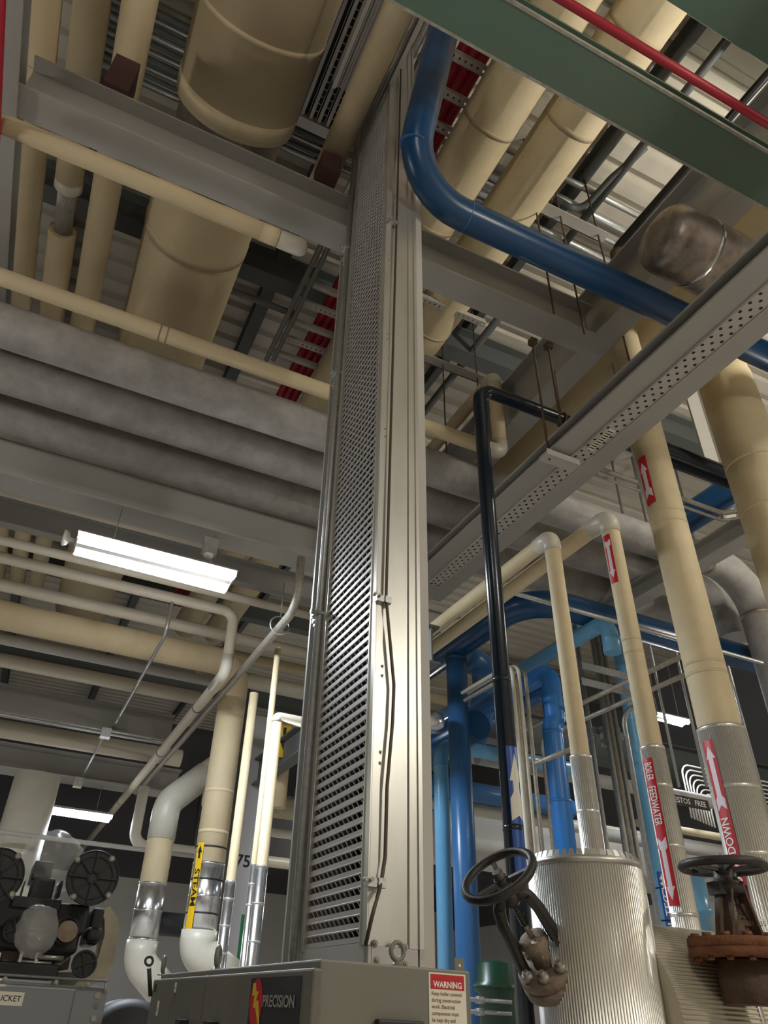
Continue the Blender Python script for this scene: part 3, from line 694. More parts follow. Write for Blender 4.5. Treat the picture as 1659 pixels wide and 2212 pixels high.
# slim verticals and the painted column behind
def vpipe(px, py, wpx, d, ytop, ybot, m, label, clad=None, name='insulated_pipe', cat='pipe', cmat=None, bands=(), seg=24, up=None, jr=1.04, cm=FOIL):
    P = at(px, py, d=d); r = rad(wpx, P)*.97
    T, B = zrow(P, ytop), (FL(P) if ybot > 2000 else zrow(P, ybot))
    o = pipe(name, [T, B], r, m, label, cat, seg=seg)
    if clad:
        C = zrow(P, clad)
        if cmat == 'ridge': MB().ridged(C, B, r*jr, 44, r*.022).build('fluted_jacket', CLAD, o)
        else: sleeve('metal_jacket', C, B, r*jr, cm, o)
        band(C, ZV, r*jr*1.03, o, .02, CLAD)
        for y in bands: band(zrow(P, y), ZV, r*jr*1.035, o, .016, CLAD)
    return o, P, r
vpipe(524,1700,21,7.6,1498,2110,CREAM,'slim cream pipe left of the number 75 column, silver lower half',clad=1905,bands=(1942,2000,2060))
vpipe(568,1700,15,7.0,1400,2110,CREAM,'thinner of two cream pipes side by side right of the number 75 column',clad=1868,bands=(1910,1955))
vpipe(584,1700,24,6.8,1550,2110,CREAM,'wider of two cream pipes side by side right of the number 75 column',clad=1872,bands=(1952,2034))
P = at(584,1700,d=6.8); T = zrow(P,1550); MB().tube([T-ZV*.05, T, T+Vector((.1,.0,0)).normalized()*1.6], rad(25,P), 24, bend=.16).build('pipe_bend', HAZED, bpy.data.objects[[o.name for o in bpy.data.objects if o.name.startswith('insulated_pipe') and o.get('label','').startswith('wider of two')][0]])
for (x, r_, lb) in ((500,.022,'left of two dark conduits beside the STEAM pipe'), (511,.022,'right of two dark conduits beside the STEAM pipe')):
    P = at(x,1700,d=9.6); pipe('conduit', [zrow(P,1480), FL(P)], r_, STEELD, lb, 'conduit', seg=12)
P = at(543,1800,d=9.4); wc = .24
colm = tag(MB().box(P.x-.15,P.x+.17,P.y,P.y+.3,0,zrow(P,1640).z+.6).build('column', PALECOL), 'pale lilac column stencilled with the number 75', 'column')
Q = at(525,1861,Y=P.y-.002); put_text('stencil_number', '75', .20, Q, (1,0,0), (0,-1,0), INK, colm, bold=.02)
g = MB().box(at(521,2000,Y=P.y).x-.01, at(521,2000,Y=P.y).x+.05, P.y-.004, P.y-.001, at(521,2075,Y=P.y).z, at(521,1975,Y=P.y).z); g.build('green_sign', GREENL, colm)
# short large pipe with yellow arrow right behind the slim pipes
vpipe(612,1640,30,9.5,1560,1745,BEIGE,'short beige drop with a yellow arrow label left of the tray')
P = at(614,1592,d=9.2); n = toward(P, ZV, .2); lbm = MB().bar(P+ZV*.26, P-ZV*.26, .16, .004, n).build('flow_label', YEL); tag(lbm,'yellow label with a downward arrow left of the tray','label')
t_ = n.cross(ZV).normalized()
MB().prism([(-.12,-.02),(.06,-.02),(.06,-.05),(.17,0),(.06,.05),(.06,.02),(-.12,.02)], P+n*.004, -ZV, t_, n, .003).build('arrow', INK, lbm)
for (cx, cy, w_, Z, m_, lb) in ((585,1480,34,5.3,FITTING,'pale pipe end crossing between the steam pipe and the tray'), (620,1440,22,5.6,CREAM,'cream pipe stub crossing left of the tray'), (600,1745,42,3.6,GASKETW,'wide dusty cream pipe level, low behind the slim pipes'), (600,1800,18,3.3,FITTING,'pale slim pipe just below the wide dusty one'), (120,1812,10,3.9,STEELW,'thin pale rail along the wall at lower left')):
    P = at(cx, cy, d=10.5); pipe('pipe_run', [P-AX['X']*1.1, P+AX['X']*3.2], rad(w_,P), m_, lb, seg=20)
P = at(660,1590,d=8.5); a = run(P,'Y',600,1680)
ibeam('girder', 'Y', P.x, P.y-3.0, P.y+2, P.z-.2, .16, .36, STEELD, 'dark girder slanting behind the conduits left of the tray', 'girder')
# pale large vertical vessel at lower left
P = at(48,1800,d=11); o = tag(MB().tube([Vector((P.x,P.y,0)), zrow(P,1676)], rad(98,P), 40).build('insulated_vessel', FITTING), 'wide pale cylinder standing at the lower left edge', 'vessel')
P = at(300,1760,d=12); pipe('pipe_run', [zrow(P,1700), zrow(P,1824), zrow(P,1824)+AX['X']*3], .09, FITTING, 'white U-bend pipe on the wall behind the two steam pipes', bend=.2)

# ================================================================== RIGHT SIDE PIPES
# black riser with the bend over the girder
E1 = at(1034,838,Z=5.92); fr = run(E1,'X',1238,892)
rb = rad(29,E1)
bk = pipe('black_pipe', [FL(E1), E1, fr+AX['X']*3], rb, NAVY, 'glossy black riser right of the tray, bending right over the long girder', bend=rb*2.6, seg=32)
for y in (1470, 1790): band(zrow(E1,y), ZV, rb*1.05, bk, .03, NAVY, 'coupling')
A_, B_ = zrow(E1,1617), zrow(E1,1900); n = toward(A_, ZV, .75); L_ = A_.z-B_.z
fl = wrapped('flow_label', [(0,-.05),(L_,-.05),(L_,.05),(0,.05)], B_, ZV, n, rb*1.01, BLUEL, bk); fl['label'] = 'dark blue flow label'
lo, hi = zrow(E1,1778).z-B_.z, zrow(E1,1632).z-B_.z
wrapped('arrow', [(lo,0-.045),(lo+.03,0),(lo,.045),(lo+.12,.045),(lo+.16,.022),(hi-.16,.022),(hi-.16,.042),(hi,0),(hi-.16,-.042),(hi-.16,-.022),(lo+.16,-.022),(lo+.12,-.045)], B_, ZV, n, rb*1.02, CREAMP, fl)
o = tag(MB().tube([zrow(E1,2060)+Vector((.0,-.20,0)), FL(E1)+Vector((.0,-.20,0))], .085, 24).build('pipe_stub', RUSTD), 'dark pipe stub beside the foot of the black riser', 'pipe')
# two feedwater drops
F1 = at(1190,1160,Z=4.6); r1 = rad(33,F1)
f1 = pipe('insulated_pipe', [F1+AX['Y']*5.5, F1, FL(F1)], r1, CREAM, 'cream riser nearest the black pipe, fed by the upper level cream run', bend=r1*1.5, seg=28)
MB().tube([F1+AX['Y']*.16, F1, F1-ZV*.13], r1*1.1, 24, bend=r1*1.4).build('elbow', FITTING, f1)
MB().ridged(zrow(F1,1635), FL(F1), r1*1.12, 36, r1*.04).build('fluted_jacket', CLAD, f1)
for y in (1637,1755): band(zrow(F1,y), ZV, r1*1.16, f1, .02, CLAD)
F2 = at(1313,1118,Z=4.62); r2 = rad(37,F2)
f2 = pipe('insulated_pipe', [F2+AX['Y']*6, F2, FL(F2)], r2, CREAM, 'cream riser with the red and white BOILER FEEDWATER label', bend=r2*1.5, seg=28)
MB().tube([F2+AX['Y']*.18, F2, F2-ZV*.14], r2*1.08, 24, bend=r2*1.4).build('elbow', FITTING, f2)
MB().ridged(zrow(F2,1616), FL(F2), r2*1.10, 40, r2*.04).build('fluted_jacket', CLAD, f2)
for y in (1618,1700,1830,1978): band(zrow(F2,y), ZV, r2*1.14, f2, .02, CLAD)
for y in (1385,1412): band(zrow(F2,y), ZV, r2*1.01, f2, .02, BEIGE, 'seam_cover')
def flow(P, r, yt, yb, ang, hw, parent, up=False, tipy=None, taily=None, lab=None):
    A, B = zrow(P,yb), zrow(P,yt); L = B.z-A.z; n = toward(A, ZV, ang)
    o = wrapped('flow_label', [(0,-hw),(L,-hw),(L,hw),(0,hw)], A, ZV, n, r*1.012, REDL, parent)
    if lab: o['label'] = lab
    a, b = zrow(P, taily).z-A.z, zrow(P, tipy).z-A.z; s = 1 if b > a else -1; k = hw*.42; e = hw*1.6
    wrapped('arrow', [(a,-hw*.8),(a+s*e*.5,0),(a,hw*.8),(a+s*e,hw*.8),(a+s*e*1.3,k),(b-s*e*1.2,k),(b-s*e*1.2,hw*.85),(b,0),(b-s*e*1.2,-hw*.85),(b-s*e*1.2,-k),(a+s*e*1.3,-k),(a+s*e,-hw*.8)][::s], A, ZV, n, r*1.016, LILAC, o)
    return o, n
flow(F2, r2, 1162, 1265, -.62, .030, f2, tipy=1254, taily=1172, lab='short red label with a white arrow pointing down')
lb2, n2 = flow(F2, r2*1.145, 1643, 1960, -.62, .034, f2, tipy=1948, taily=1812, lab='long red BOILER FEEDWATER label')
for wd_, y0_, y1_, cnt in (('BOILER',1650,1694,3.7), ('FEEDWATER',1701,1790,5.9)):
    A1_, A2_ = zrow(F2,y0_), zrow(F2,y1_); put_text('lettering', wd_, .062, (A1_+A2_)/2, -ZV, n2, WHT, lb2, bold=.015, wrap=r2*1.145*1.012+.003, sx=(A1_.z-A2_.z)/.062/cnt)
# blowdown riser
B0 = at(1447,1140,d=5.42); r3 = rad(76,B0)*.97
bd = pipe('insulated_pipe', [FL(B0,7.0), FL(B0)], r3, CREAM, 'stout cream riser with the red BLOWDOWN label, third from the black pipe', seg=40)
for y in (1118,1140,1440,1462): band(zrow(B0,y), ZV, r3*1.012, bd, .02, BEIGE, 'seam_cover')
MB().ridged(zrow(B0,1576), FL(B0), r3*1.05, 64, r3*.03).build('fluted_jacket', CLAD, bd)
for y in (1579,1706,1850): band(zrow(B0,y), ZV, r3*1.08, bd, .025, CLAD)
flow(B0, r3, 998, 1098, -.72, .045, bd, tipy=1010, taily=1085, lab='short red label with a white arrow pointing up')
lb3, n3 = flow(B0, r3*1.082, 1608, 1985, -.70, .040, bd, tipy=1620, taily=1758, lab='long red BLOWDOWN label')
for wd_, y0_, y1_, cnt in (('BLOW',1955,1868,3.0), ('DOWN',1850,1775,3.2)):
    A1_, A2_ = zrow(B0,y0_), zrow(B0,y1_); put_text('lettering', wd_, .075, (A1_+A2_)/2, ZV, n3, WHT, lb3, bold=.015, wrap=r3*1.082*1.012+.003, sx=(A2_.z-A1_.z)/.075/cnt)
# wide riser at the right edge
W0 = at(1592,900,d=6.1); r4 = rad(112,W0)*.97
wr = pipe('insulated_pipe', [zrow(W0,640), FL(W0)], r4*.96, BEIGE, 'widest cream riser, cut by the right edge of the frame', seg=44)
sleeve('pipe_section', zrow(W0,822), FL(W0), r4, CREAM, wr)
for y in (1010,1110,1330): band(zrow(W0,y), ZV, r4*1.01, wr, .02, BEIGE, 'seam_cover')
# silver capped vessel over the girder
P = at(1480,535,Z=6.17); rv_ = rad(152,P)*.97
A = run(P,'X',1440,520)
ve = MB().lathe(A-AX['X']*.10, (1,0,0), [(0,rv_*.45),(.012,rv_*.70),(.04,rv_*.88),(.08,rv_*.97),(.12,rv_),(3.4,rv_)], 44).build('silver_vessel', STAINED)
tag(ve, 'stained silver pipe end with a domed cap, above the girder at right', 'pipe')
band(A+AX['X']*.26, AX['X'], rv_*1.015, ve, .03, FOIL)
# beige duct behind the upper girder
P = at(1300,830,Z=7.0); o = pipe('insulated_duct', [Vector((P.x,-1,P.z)), Vector((P.x,11,P.z))], rad(92,P), BEIGE, 'beige round duct running behind the deep girder at right', 'duct', seg=40)
P = at(1405,737,Z=7.35); tag(MB().box(P.x-.1,P.x+.14,P.y-.12,P.y+.12,P.z,P.z+.06).build('hazard_plate', YEL), 'yellow and black marked plate glimpsed under the blue pipe', 'plate')
MB().box(P.x+.0,P.x+.09,P.y-.12,P.y+.12,P.z-.005,P.z).build('black_stripe', BLACK, bpy.data.objects['hazard_plate'])
# black sprinkler line at upper right
P = at(1480,368,Z=8.4); q = run(P,'Y',1332,540)
o = pipe('sprinkler_pipe', [P-AX['Y']*2, q, q-ZV*.3], .05, BLACKP, 'black pipe under the roof deck, running back over the blue pipe', bend=.07, seg=14)
MB().lathe(q-ZV*.05, (0,0,-1), [(0,.07),(.09,.075),(.1,.05),(.22,.05),(.23,.07),(.3,.07),(.31,.03)], 16).build('sprinkler_fitting', RUSTD, o)
P = at(1565,415,Z=8.0); q = run(P,Vector((.55,.5,-.25)),1590,465)
o = pipe('sprinkler_pipe', [P, q, q+AX['X']*.9], .05, BLACKP, 'short black elbowed pipe by the right edge under the green beam', bend=.08, seg=14)
band(q, AX['X'], .068, o, .09, BLACKP, 'coupling')
# dark conduit loop at the roof
pts = [at(1395,318,Z=8.9), at(1372,340,Z=8.9), at(1320,385,Z=8.9), at(1268,442,Z=8.9), at(1240,452,Z=8.9), at(1200,430,Z=8.85)]
pipe('conduit', pts, .035, STEELD, 'bent dark conduit looping below the roof deck right of the cream pipes', 'conduit', bend=.2, seg=12)
P = at(1560,100,Z=8.9); pipe('conduit', [P-AX['Y']*1, Vector((P.x,P.y+2.2,P.z))], .045, STEELD, 'dark pipe on the roof deck between the two green beams', 'conduit', seg=12)
P = at(1055,715,Z=8.8); pipe('conduit', [P-AX['Y']*.6, Vector((P.x,P.y+3.4,P.z))], .05, STEELD, 'dark pipe on the roof deck right of the tray', 'conduit', seg=12)
for k, (x, y, r_) in enumerate(((1250,400,.035),(1230,440,.05),(1215,470,.03),(1190,505,.035))):
    P = at(x, y, Z=9.0); pipe('conduit', [P-AX['X']*1.5, P+AX['X']*1.9], r_, GALV, ('first','second','third','fourth')[k]+' roof-level conduit right of the cream pipes, counted from the green beam', 'conduit', seg=10)
# trapeze plates with rods
def trapeze(px, py, Z, L, drops, label):
    P = at(px, py, Z=Z); mb = MB().box(P.x-L/2, P.x+L/2, P.y-.06, P.y+.06, P.z, P.z+.012).box(P.x-L/2, P.x+L/2, P.y+.05, P.y+.062, P.z, P.z+.10)
    o = tag(mb.build('trapeze_hanger', STEELW), label, 'hanger')
    for (dx, lo_) in drops: MB().tube([(P.x+dx,P.y,DECKZ), (P.x+dx,P.y,P.z-lo_)], .009, 6).build('threaded_rod', RUSTD, o)
trapeze(1225,475,8.1,.95,((-.38,1.6),(-.08,1.7),(.38,1.9)),'steel hanger plate with three rods above the blue pipe')
trapeze(960,790,7.9,1.1,((-.35,1.6),(-.02,1.6),(.45,.3)),'steel hanger plate with rods just right of the tray')
P = at(1040,700,Z=7.9); s = MB()
for i in range(14): holed(s, Vector((P.x-.8+i*.06, P.y-.03, 7.9)), AX['X'], AX['Y'], .06, .06, .011)
s.box(P.x-.8,P.x+.04,P.y-.032,P.y-.028,7.9,7.96); s.box(P.x-.8,P.x+.04,P.y+.028,P.y+.032,7.9,7.96)
tag(s.build('strut', STEELW), 'perforated strut beneath the roof deck right of the tray', 'strut')
# rods and saddle under the long girder
T0 = at(1150,736,Z=BZ-.01); R0 = Vector((T0.x, T0.y, G2Z-.06))
zt = BZ
o = empty('pipe_saddle', 'perforated steel saddle clamped under the long girder, hung on two thin rods', 'hanger', None, (R0.x,R0.y,R0.z))
def child(ob, par):
    ob.parent = par; ob.matrix_parent_inverse = Matrix.Translation(-par.location); return ob
child(MB().box(R0.x-.06,XG2-.0,R0.y-.05,R0.y+.05,G2Z-.075,G2Z-.045).box(R0.x-.06,XG2-.0,R0.y-.055,R0.y-.05,G2Z-.08,G2Z-.025).build('saddle_strut', STEELW), o)
child(MB().tube([R0+Vector((0,0,-.02)), T0], .010, 8).build('threaded_rod', RUSTD), o)
T1 = at(1184,745,Z=BZ-.01)
child(MB().tube([FL(T1,5.42), T1], .010, 8).build('threaded_rod', RUSTD), o)
for T in (T0, T1): child(MB().box(T.x-.03,T.x+.03,T.y-.03,T.y+.03,T.z-.05,T.z+.01).build('beam_clamp', RUSTD), o)
P = at(1228,860,Z=6.05); o = tag(MB().torus(run(E1,'X',1222,888)+ZV*.0, (1,0,0), rb*1.1, .008, 24, 8).tube([run(E1,'X',1222,888)+ZV*rb*1.1, run(E1,'X',1222,888)+ZV*.6], .008, 6).build('clevis_hanger', RUSTD), 'rusty hanger on the black pipe beside the deep girder', 'hanger')
# cream post and navy pipe behind the risers
P = at(1555,1050,d=8.0); tag(MB().box(P.x-.12,P.x+.12,P.y-.012,P.y+.012,zrow(P,1130).z,DECKZ).box(P.x+.10,P.x+.125,P.y-.12,P.y+.12,zrow(P,1130).z,DECKZ).build('steel_post', STEELW), 'pale steel post between the stout riser and the widest riser', 'post')
P = at(1440,968,Z=5.9); pipe('navy_pipe', [P-AX['X']*.3, run(P,'X',1600,1025)+AX['X']*1.5], rad(24,P), NAVY, 'navy pipe passing behind the stout riser to the widest one', seg=20)
for (y, w_, lb) in ((1076,11,'upper of two grey conduits between the stout and the widest risers'), (1092,7,'lower of two grey conduits between the stout and the widest risers')):
    P = at(1470,y,d=7.0); pipe('conduit', [P-AX['X']*1.2, P+AX['X']*.55, P+Vector((1.4,-.9,-.0))], rad(w_,P), NUT, lb, 'conduit', bend=.12, seg=12)
for (x, lb) in ((1372,'left of two bright conduits dropping beside the stout riser'),(1380,'right of two bright conduits dropping beside the stout riser')):
    P = at(x,990,d=6.3); pipe('conduit', [zrow(P,760), zrow(P,1068)], .017, GALV, lb, 'conduit', seg=10)
P = at(1240,905,Z=6.9); 
P = at(1540,1085,Z=6.3); pipe('blue_pipe', [P-AX['Y']*.8, P+AX['Y']*2.6], .16, BLUE, 'blue pipe running back between the stout and the widest risers', seg=24)

# ------------------------------------------------------------------ blue water mains
H0 = at(1000,1388,d=8.2); hc = run(H0,'Y',1143,1290); hx = run(hc,'X',1600,1415); rh = rad(54,H0)
hd = pipe('blue_main', [H0+AX['Y']*3.5, hc, hx+AX['X']*2], rh, BLUE, 'large dark blue main curving round behind the feedwater risers', bend=rh*3.2, seg=36)
P = run(H0,'Y',985,1400); V0 = Vector((P.x,P.y,P.z)); 
o = pipe('blue_pipe', [V0, FL(V0)], rad(44,at(997,1440,d=dep(V0)))*.98, MBLUE, 'blue riser standing between the tray and the black riser', seg=32)
band(zrow(V0,1425), ZV, rh*.9, o, .05, BLUE, 'weld_collar')
pts = [at(1010,1420,d=8.9), at(1046,1440,d=8.9), at(1050,1500,d=8.9), at(1020,1610,d=8.9)]
pipe('blue_pipe', pts, .16, MBLUE, 'bulging blue offset behind the blue riser', bend=.3, seg=24)
P = at(955,1606,d=8.4); pipe('blue_pipe', [P+AX['Y']*3, run(P,'Y',1030,1560)], .16, BLUE, 'dark blue level pipe low beside the tray', seg=24)
P = at(951,1606,d=8.0); q = run(P,'X',1230,1665); rr_ = rad(31,P)
o = pipe('light_blue_pipe', [FL(P), P, q], rr_, LBLUE, 'light blue riser hugging the tray, turning right at its top', bend=rr_*2.4, seg=28)
band(zrow(P,1656), ZV, rr_*1.04, o, .012, LBLUE, 'weld_seam')
# bright blue riser with the offset
P = at(1198,1623,d=7.0); q1 = zrow(P,1568); U = run(q1, Vector((.26,-.12,.36)), 1232,1500); U2 = zrow(U,1450)
rr_ = rad(44,P)*.97
o = pipe('bright_blue_pipe', [FL(P), q1, U, U2, U2+AX['Y']*3.5], rr_, BBLUE, 'bright blue riser with an offset neck, left of the first cream riser', bend=rr_*1.5, seg=32)
for y in (1583,1732): band(zrow(P,y), ZV, rr_*1.04, o, .02, BBLUE, 'clamp_ring')
P = at(1140,1440,d=8.2); c = run(P,'Y',1316,1347); rr_ = rad(31,P)
pipe('light_blue_pipe', [P+AX['Y']*3, c, c-ZV*.35], rr_, LBLUE, 'light blue level pipe rising to the right behind the cream risers', bend=rr_*2, seg=28)
P = at(1090,1538,d=9.2); c = run(P,'Y',1190,1492); rr_ = rad(36,P)
pipe('light_blue_pipe', [P+AX['Y']*3, c, c-ZV*.7], rr_, MBLUE, 'dull blue pipe with a rounded elbow behind the thin conduits', bend=rr_*1.5, seg=28)
P = at(1360,1541,d=8.0); rr_ = rad(25,P); tp_ = zrow(P,1362)
lbp = pipe('light_blue_pipe', [tp_-AX['X']*.5+AX['Y']*.2, tp_, FL(P)], rr_, LBLUE, 'light blue riser between two cream risers with a blue flow label', bend=rr_*2, seg=28)
for y in (1450,1560): band(zrow(P,y), ZV, rr_*1.04, lbp, .012, LBLUE, 'clamp_ring')
for y in (1920,1990): band(zrow(P,y), ZV, rr_*1.05, lbp, .012, BLACK, 'tie')
A_, B_ = zrow(P,2040), zrow(P,1885); n = toward(A_, ZV, .55)
fl = wrapped('flow_label', [(0,-.05),(B_.z-A_.z,-.05),(B_.z-A_.z,.05),(0,.05)], A_, ZV, n, rr_*1.01, BLUEL, lbp)
put_text('lettering', 'NOL TEC', .085, zrow(P,1988), ZV, n, WHT, fl, bold=.015, wrap=rr_*1.01+.004, sx=1.2); put_text('lettering', 'CW', .085, zrow(P,1920), ZV, n, WHT, fl, bold=.015, wrap=rr_*1.01+.004, sx=1.2)
L_ = B_.z-A_.z; wrapped('arrow', [(L_-.14,-.012),(L_-.07,-.012),(L_-.07,-.035),(L_-.01,0),(L_-.07,.035),(L_-.07,.012),(L_-.14,.012)], A_, ZV, n, rr_*1.02, WHT, fl)
# silver capped end by the tray
P = at(934,1560,d=7.6); tag(MB().lathe(P-AX['X']*.5, (1,0,0), [(0,.13),(.5,.13),(.58,.11),(.62,.06),(.63,.01)], 24).build('capped_pipe', FOIL), 'shiny domed pipe end poking out right of the tray', 'pipe')
# ------------------------------------------------------------------ conduits in front of the mains
P = at(1195,1305,d=6.6); pipe('conduit', [run(P,'X',1105,1275), run(P,'X',1640,1455)], .022, GALV, 'galvanized conduit crossing the cream risers under the dark blue main', 'conduit', seg=12)
for k, (x, yt) in enumerate(((1263,1350),(1299,1362),(1309,1362),(1320,1372))):
    P = at(x,1500,d=7.6); o = pipe('conduit', [zrow(P,yt), FL(P)], (.024,.03,.026,.024)[k], GALV if k != 2 else NUT, ('leftmost','second','third','rightmost')[k]+' of four tall conduits between the first two cream risers', 'conduit', seg=12)
P = at(1312,1440,d=7.5)
for k, y in enumerate((1448,1482,1582)):
    q = at(1290,y,d=7.5); s = MB().bar(q-AX['X']*.2, q+AX['X']*.45, .05, .012, AX['Y']).bar(q-AX['X']*.2+ZV*.03, q+AX['X']*.45+ZV*.03, .05, .008, AX['Y'])
    tag(s.build('conduit_strut', GALV), ('top','middle','bottom')[k]+' small strut clamping the tall conduits', 'strut')
q = at(1319,1592,d=7.45); tag(MB().box(q.x-.09,q.x+.09,q.y-.06,q.y+.06,q.z-.10,q.z+.10).build('junction_box', NUT), 'grey conduit box on the tall conduits behind the cream risers', 'junction box')
q = at(1345,1545,d=6.9); pipe('conduit', [run(q,'Y',1400,1512), zrow(q,1530), FL(q)], .024, GALV, 'conduit curving down just left of the light blue riser', 'conduit', bend=.2, seg=12)
for k, x in enumerate((1116,1122,1130,1144)):
    P = at(x,1556,d=6.6); T = zrow(P,(1432,1450,1432,1440)[k])
    pipe('conduit', [T+AX['Y']*.9, T, FL(P)], .019, NUT if k % 2 else CREAMP, ('leftmost','second','third','rightmost')[k]+' of four thin conduits bent over behind the black riser', 'conduit', bend=.12, seg=10)
for k, (x1_, y1_, x2_, y2_, yb_) in enumerate(((1096,1575,1500,1405,1900),(1168,1590,1520,1440,1880),(1112,1655,1235,1618,1900))):
    P = at(x2_, y2_, d=6.0); c = run(P,'Y',x1_,y1_)
    pipe('conduit', [P, c, FL(c)], .022, NUT, ('upper','middle','lower')[k]+' level grey conduit crossing the bright blue riser and turning down', 'conduit', bend=.12, seg=12)
# ------------------------------------------------------------------ background bay at right
def bgx(x, y, w_, d, m, label, a=-3, b=7, name='pipe_run', cat='pipe'):
    P = at(x, y, d=d); return pipe(name, [P+AX['X']*a, P+AX['X']*b], rad(w_,P), m, label, cat, seg=20), P
o, P = bgx(1478,1722,27,9.5,STEELW,'pale grey level pipe with the ASBESTOS FREE tag',-3.2,5)
Q = at(1478,1731,d=9.5-.16); tg = MB().box(-.42,.42,-.008,0,-.065,.065).build('asbestos_tag', BLACK); tg.location = Q; tg.parent = None
tag(tg, 'black ASBESTOS FREE tag hung on the pale grey pipe', 'sign'); put_text('lettering', 'ASBESTOS', .095, Vector((-.12,-.010,0)), (1,0,0), (0,-1,0), WHT, tg, bold=.01); put_text('lettering', 'FREE', .095, Vector((.27,-.010,0)), (1,0,0), (0,-1,0), WHT, tg, bold=.01)
bgx(1085,1652,20,9.6,SHADOWBEIGE,'shade-toned beige pipe just under the light blue crossing',-1,1.2)
bgx(1085,1722,40,10.2,MBLUE,'dim blue level pipe far behind the blue riser',-1.5,1.2)
bgx(1140,1768,26,10.5,FITTING,'white level pipe far behind the risers',-2,6)
bgx(1450,1790,16,10,CREAM,'narrow cream level pipe behind the BOILER FEEDWATER riser',-.6,5)
bgx(1400,1818,26,11,STEELW,'broad pale pipe low in the background',-1,5)
P = at(1250,1815,d=11.5); tag(MB().box(P.x-2.6,min(P.x+6,13.9),P.y,P.y+.5,P.z-.55,P.z+.12).build('air_duct', WALLW), 'white rectangular air duct low in the background at right', 'duct')
for k in range(9):
    P = at(1470,1650+k*9,d=10.5); c = P+AX['X']*0
    pipe('conduit', [c+Vector((0,0,-.75+k*.05)), c, c+AX['X']*4], .018, WHT, 'white conduit of the bent bank in the background, number '+('one','two','three','four','five','six','seven','eight','nine')[k]+' from the top', 'conduit', 'background conduit bank' and .2, seg=8) if False else tag(pipe('conduit', [c+Vector((k*.07,0,-.75+k*.05)), c+Vector((k*.07,0,0)), c+AX['X']*4], .012, WHT, None, bend=.15, seg=8), ('top','second','third','fourth','fifth','sixth','seventh','eighth','lowest')[k]+' white conduit in the curved bank behind the BLOWDOWN riser', 'conduit', 'background bank of white conduits')
for k, (x, y0_, y1_) in enumerate(((1455,1585,1700),(1512,1570,1700),(1630,1500,1800),(1600,1480,1750))):
    P = at(x,(y0_+y1_)/2,d=9); pipe('hanger_rod', [FL(P,DECKZ), zrow(P,y1_)], .018, GALV, ('first','second','third','fourth')[k]+' hanging rod in the background at right', 'rod', seg=8)
o = tag(MB().lathe(at(1512,2010,d=5.6), (0,0,1), [(0,.09),(.1,.1),(.11,.13),(.14,.13),(.15,.11),(.36,.11),(.37,.13),(.39,.13),(.40,.08)], 24).build('small_vessel', LBLUE), 'light blue vessel behind the rusty valve', 'vessel')
ibeam('beam', 'X', at(1300,1650,d=13).y, at(930,1650,d=13).x, 13.8, at(1300,1650,d=13).z, .3, .6, STEELD, 'dark beam across the background at right')
tag(MB().box(3.2,13.8,14.5,14.7,3.9,5.2).build('dark_backdrop', BLACKR), 'dark sheet for the gloom in the background behind the risers', 'duct')  # dark sheet added for the gloom of the far bay
P = at(1072,2140,d=5.0); tag(MB().lathe(P-ZV*.5, (0,0,1), [(0,.12),(.48,.12),(.50,.16),(.53,.16),(.55,.13),(.66,.12),(.68,.05)], 24).build('green_pump', TANKG), 'dark green casing glimpsed between the blue riser and the black riser', 'pump')
for k, y in enumerate((2160,2186)):
    P = at(1035,y,d=4.7); tag(MB().tube([P-AX['X']*.12, P+AX['X']*.25], .012, 8).lathe(P-AX['X']*.02, (1,0,0), [(0,.024),(.05,.024)], 6).build('small_valve', GALV), ('upper','lower')[k]+' small plated gauge valve on the blue riser', 'valve')

# ================================================================== CLAD TANK AND VALVES
T0 = at(1260,1868,d=3.05); tr = rad(240,T0)*.98
tk = MB().ridged(Vector((T0.x,T0.y,.3)), T0-ZV*.022, tr, 130, .0026).build('clad_vessel', CLAD)
tag(tk, 'large fluted aluminium clad vessel in the lower right foreground', 'vessel')
sleeve('top_band', T0-ZV*.026, T0, tr*1.012, ALU, tk, seg=64)
tb = MB()
for k in range(46):
    th = k*2*math.pi/46; e_ = Vector((math.cos(th),math.sin(th),0)); t_ = Vector((-math.sin(th),math.cos(th),0)); b0 = T0+e_*tr*.99
    h_ = .026; 
    tb.add([b0-t_*.013, b0+t_*.013, b0+t_*.0085+ZV*h_-e_*.012, b0-t_*.0085+ZV*h_-e_*.012], [(0,1,2,3)])
tb.build('bent_tabs', ALU, tk)
sleeve('tank_top', T0-ZV*.004, T0+ZV*.002, tr*.97, BLACK, tk, seg=48)
# level clad pipe going right
HP = at(1560,2228,d=3.02); hr = .365
A = Vector((T0.x+tr*.55, HP.y, HP.z))
hpz = MB().ridged(A, A+AX['X']*1.25, hr, 150, .003).build('clad_pipe', DUSTALU)
tag(hpz, 'wide dusty fluted pipe leaving the clad vessel to the right', 'pipe')
for x in (1489,1640): band(run(HP,'X',x,2200), AX['X'], hr*1.012, hpz, .025, ALU)
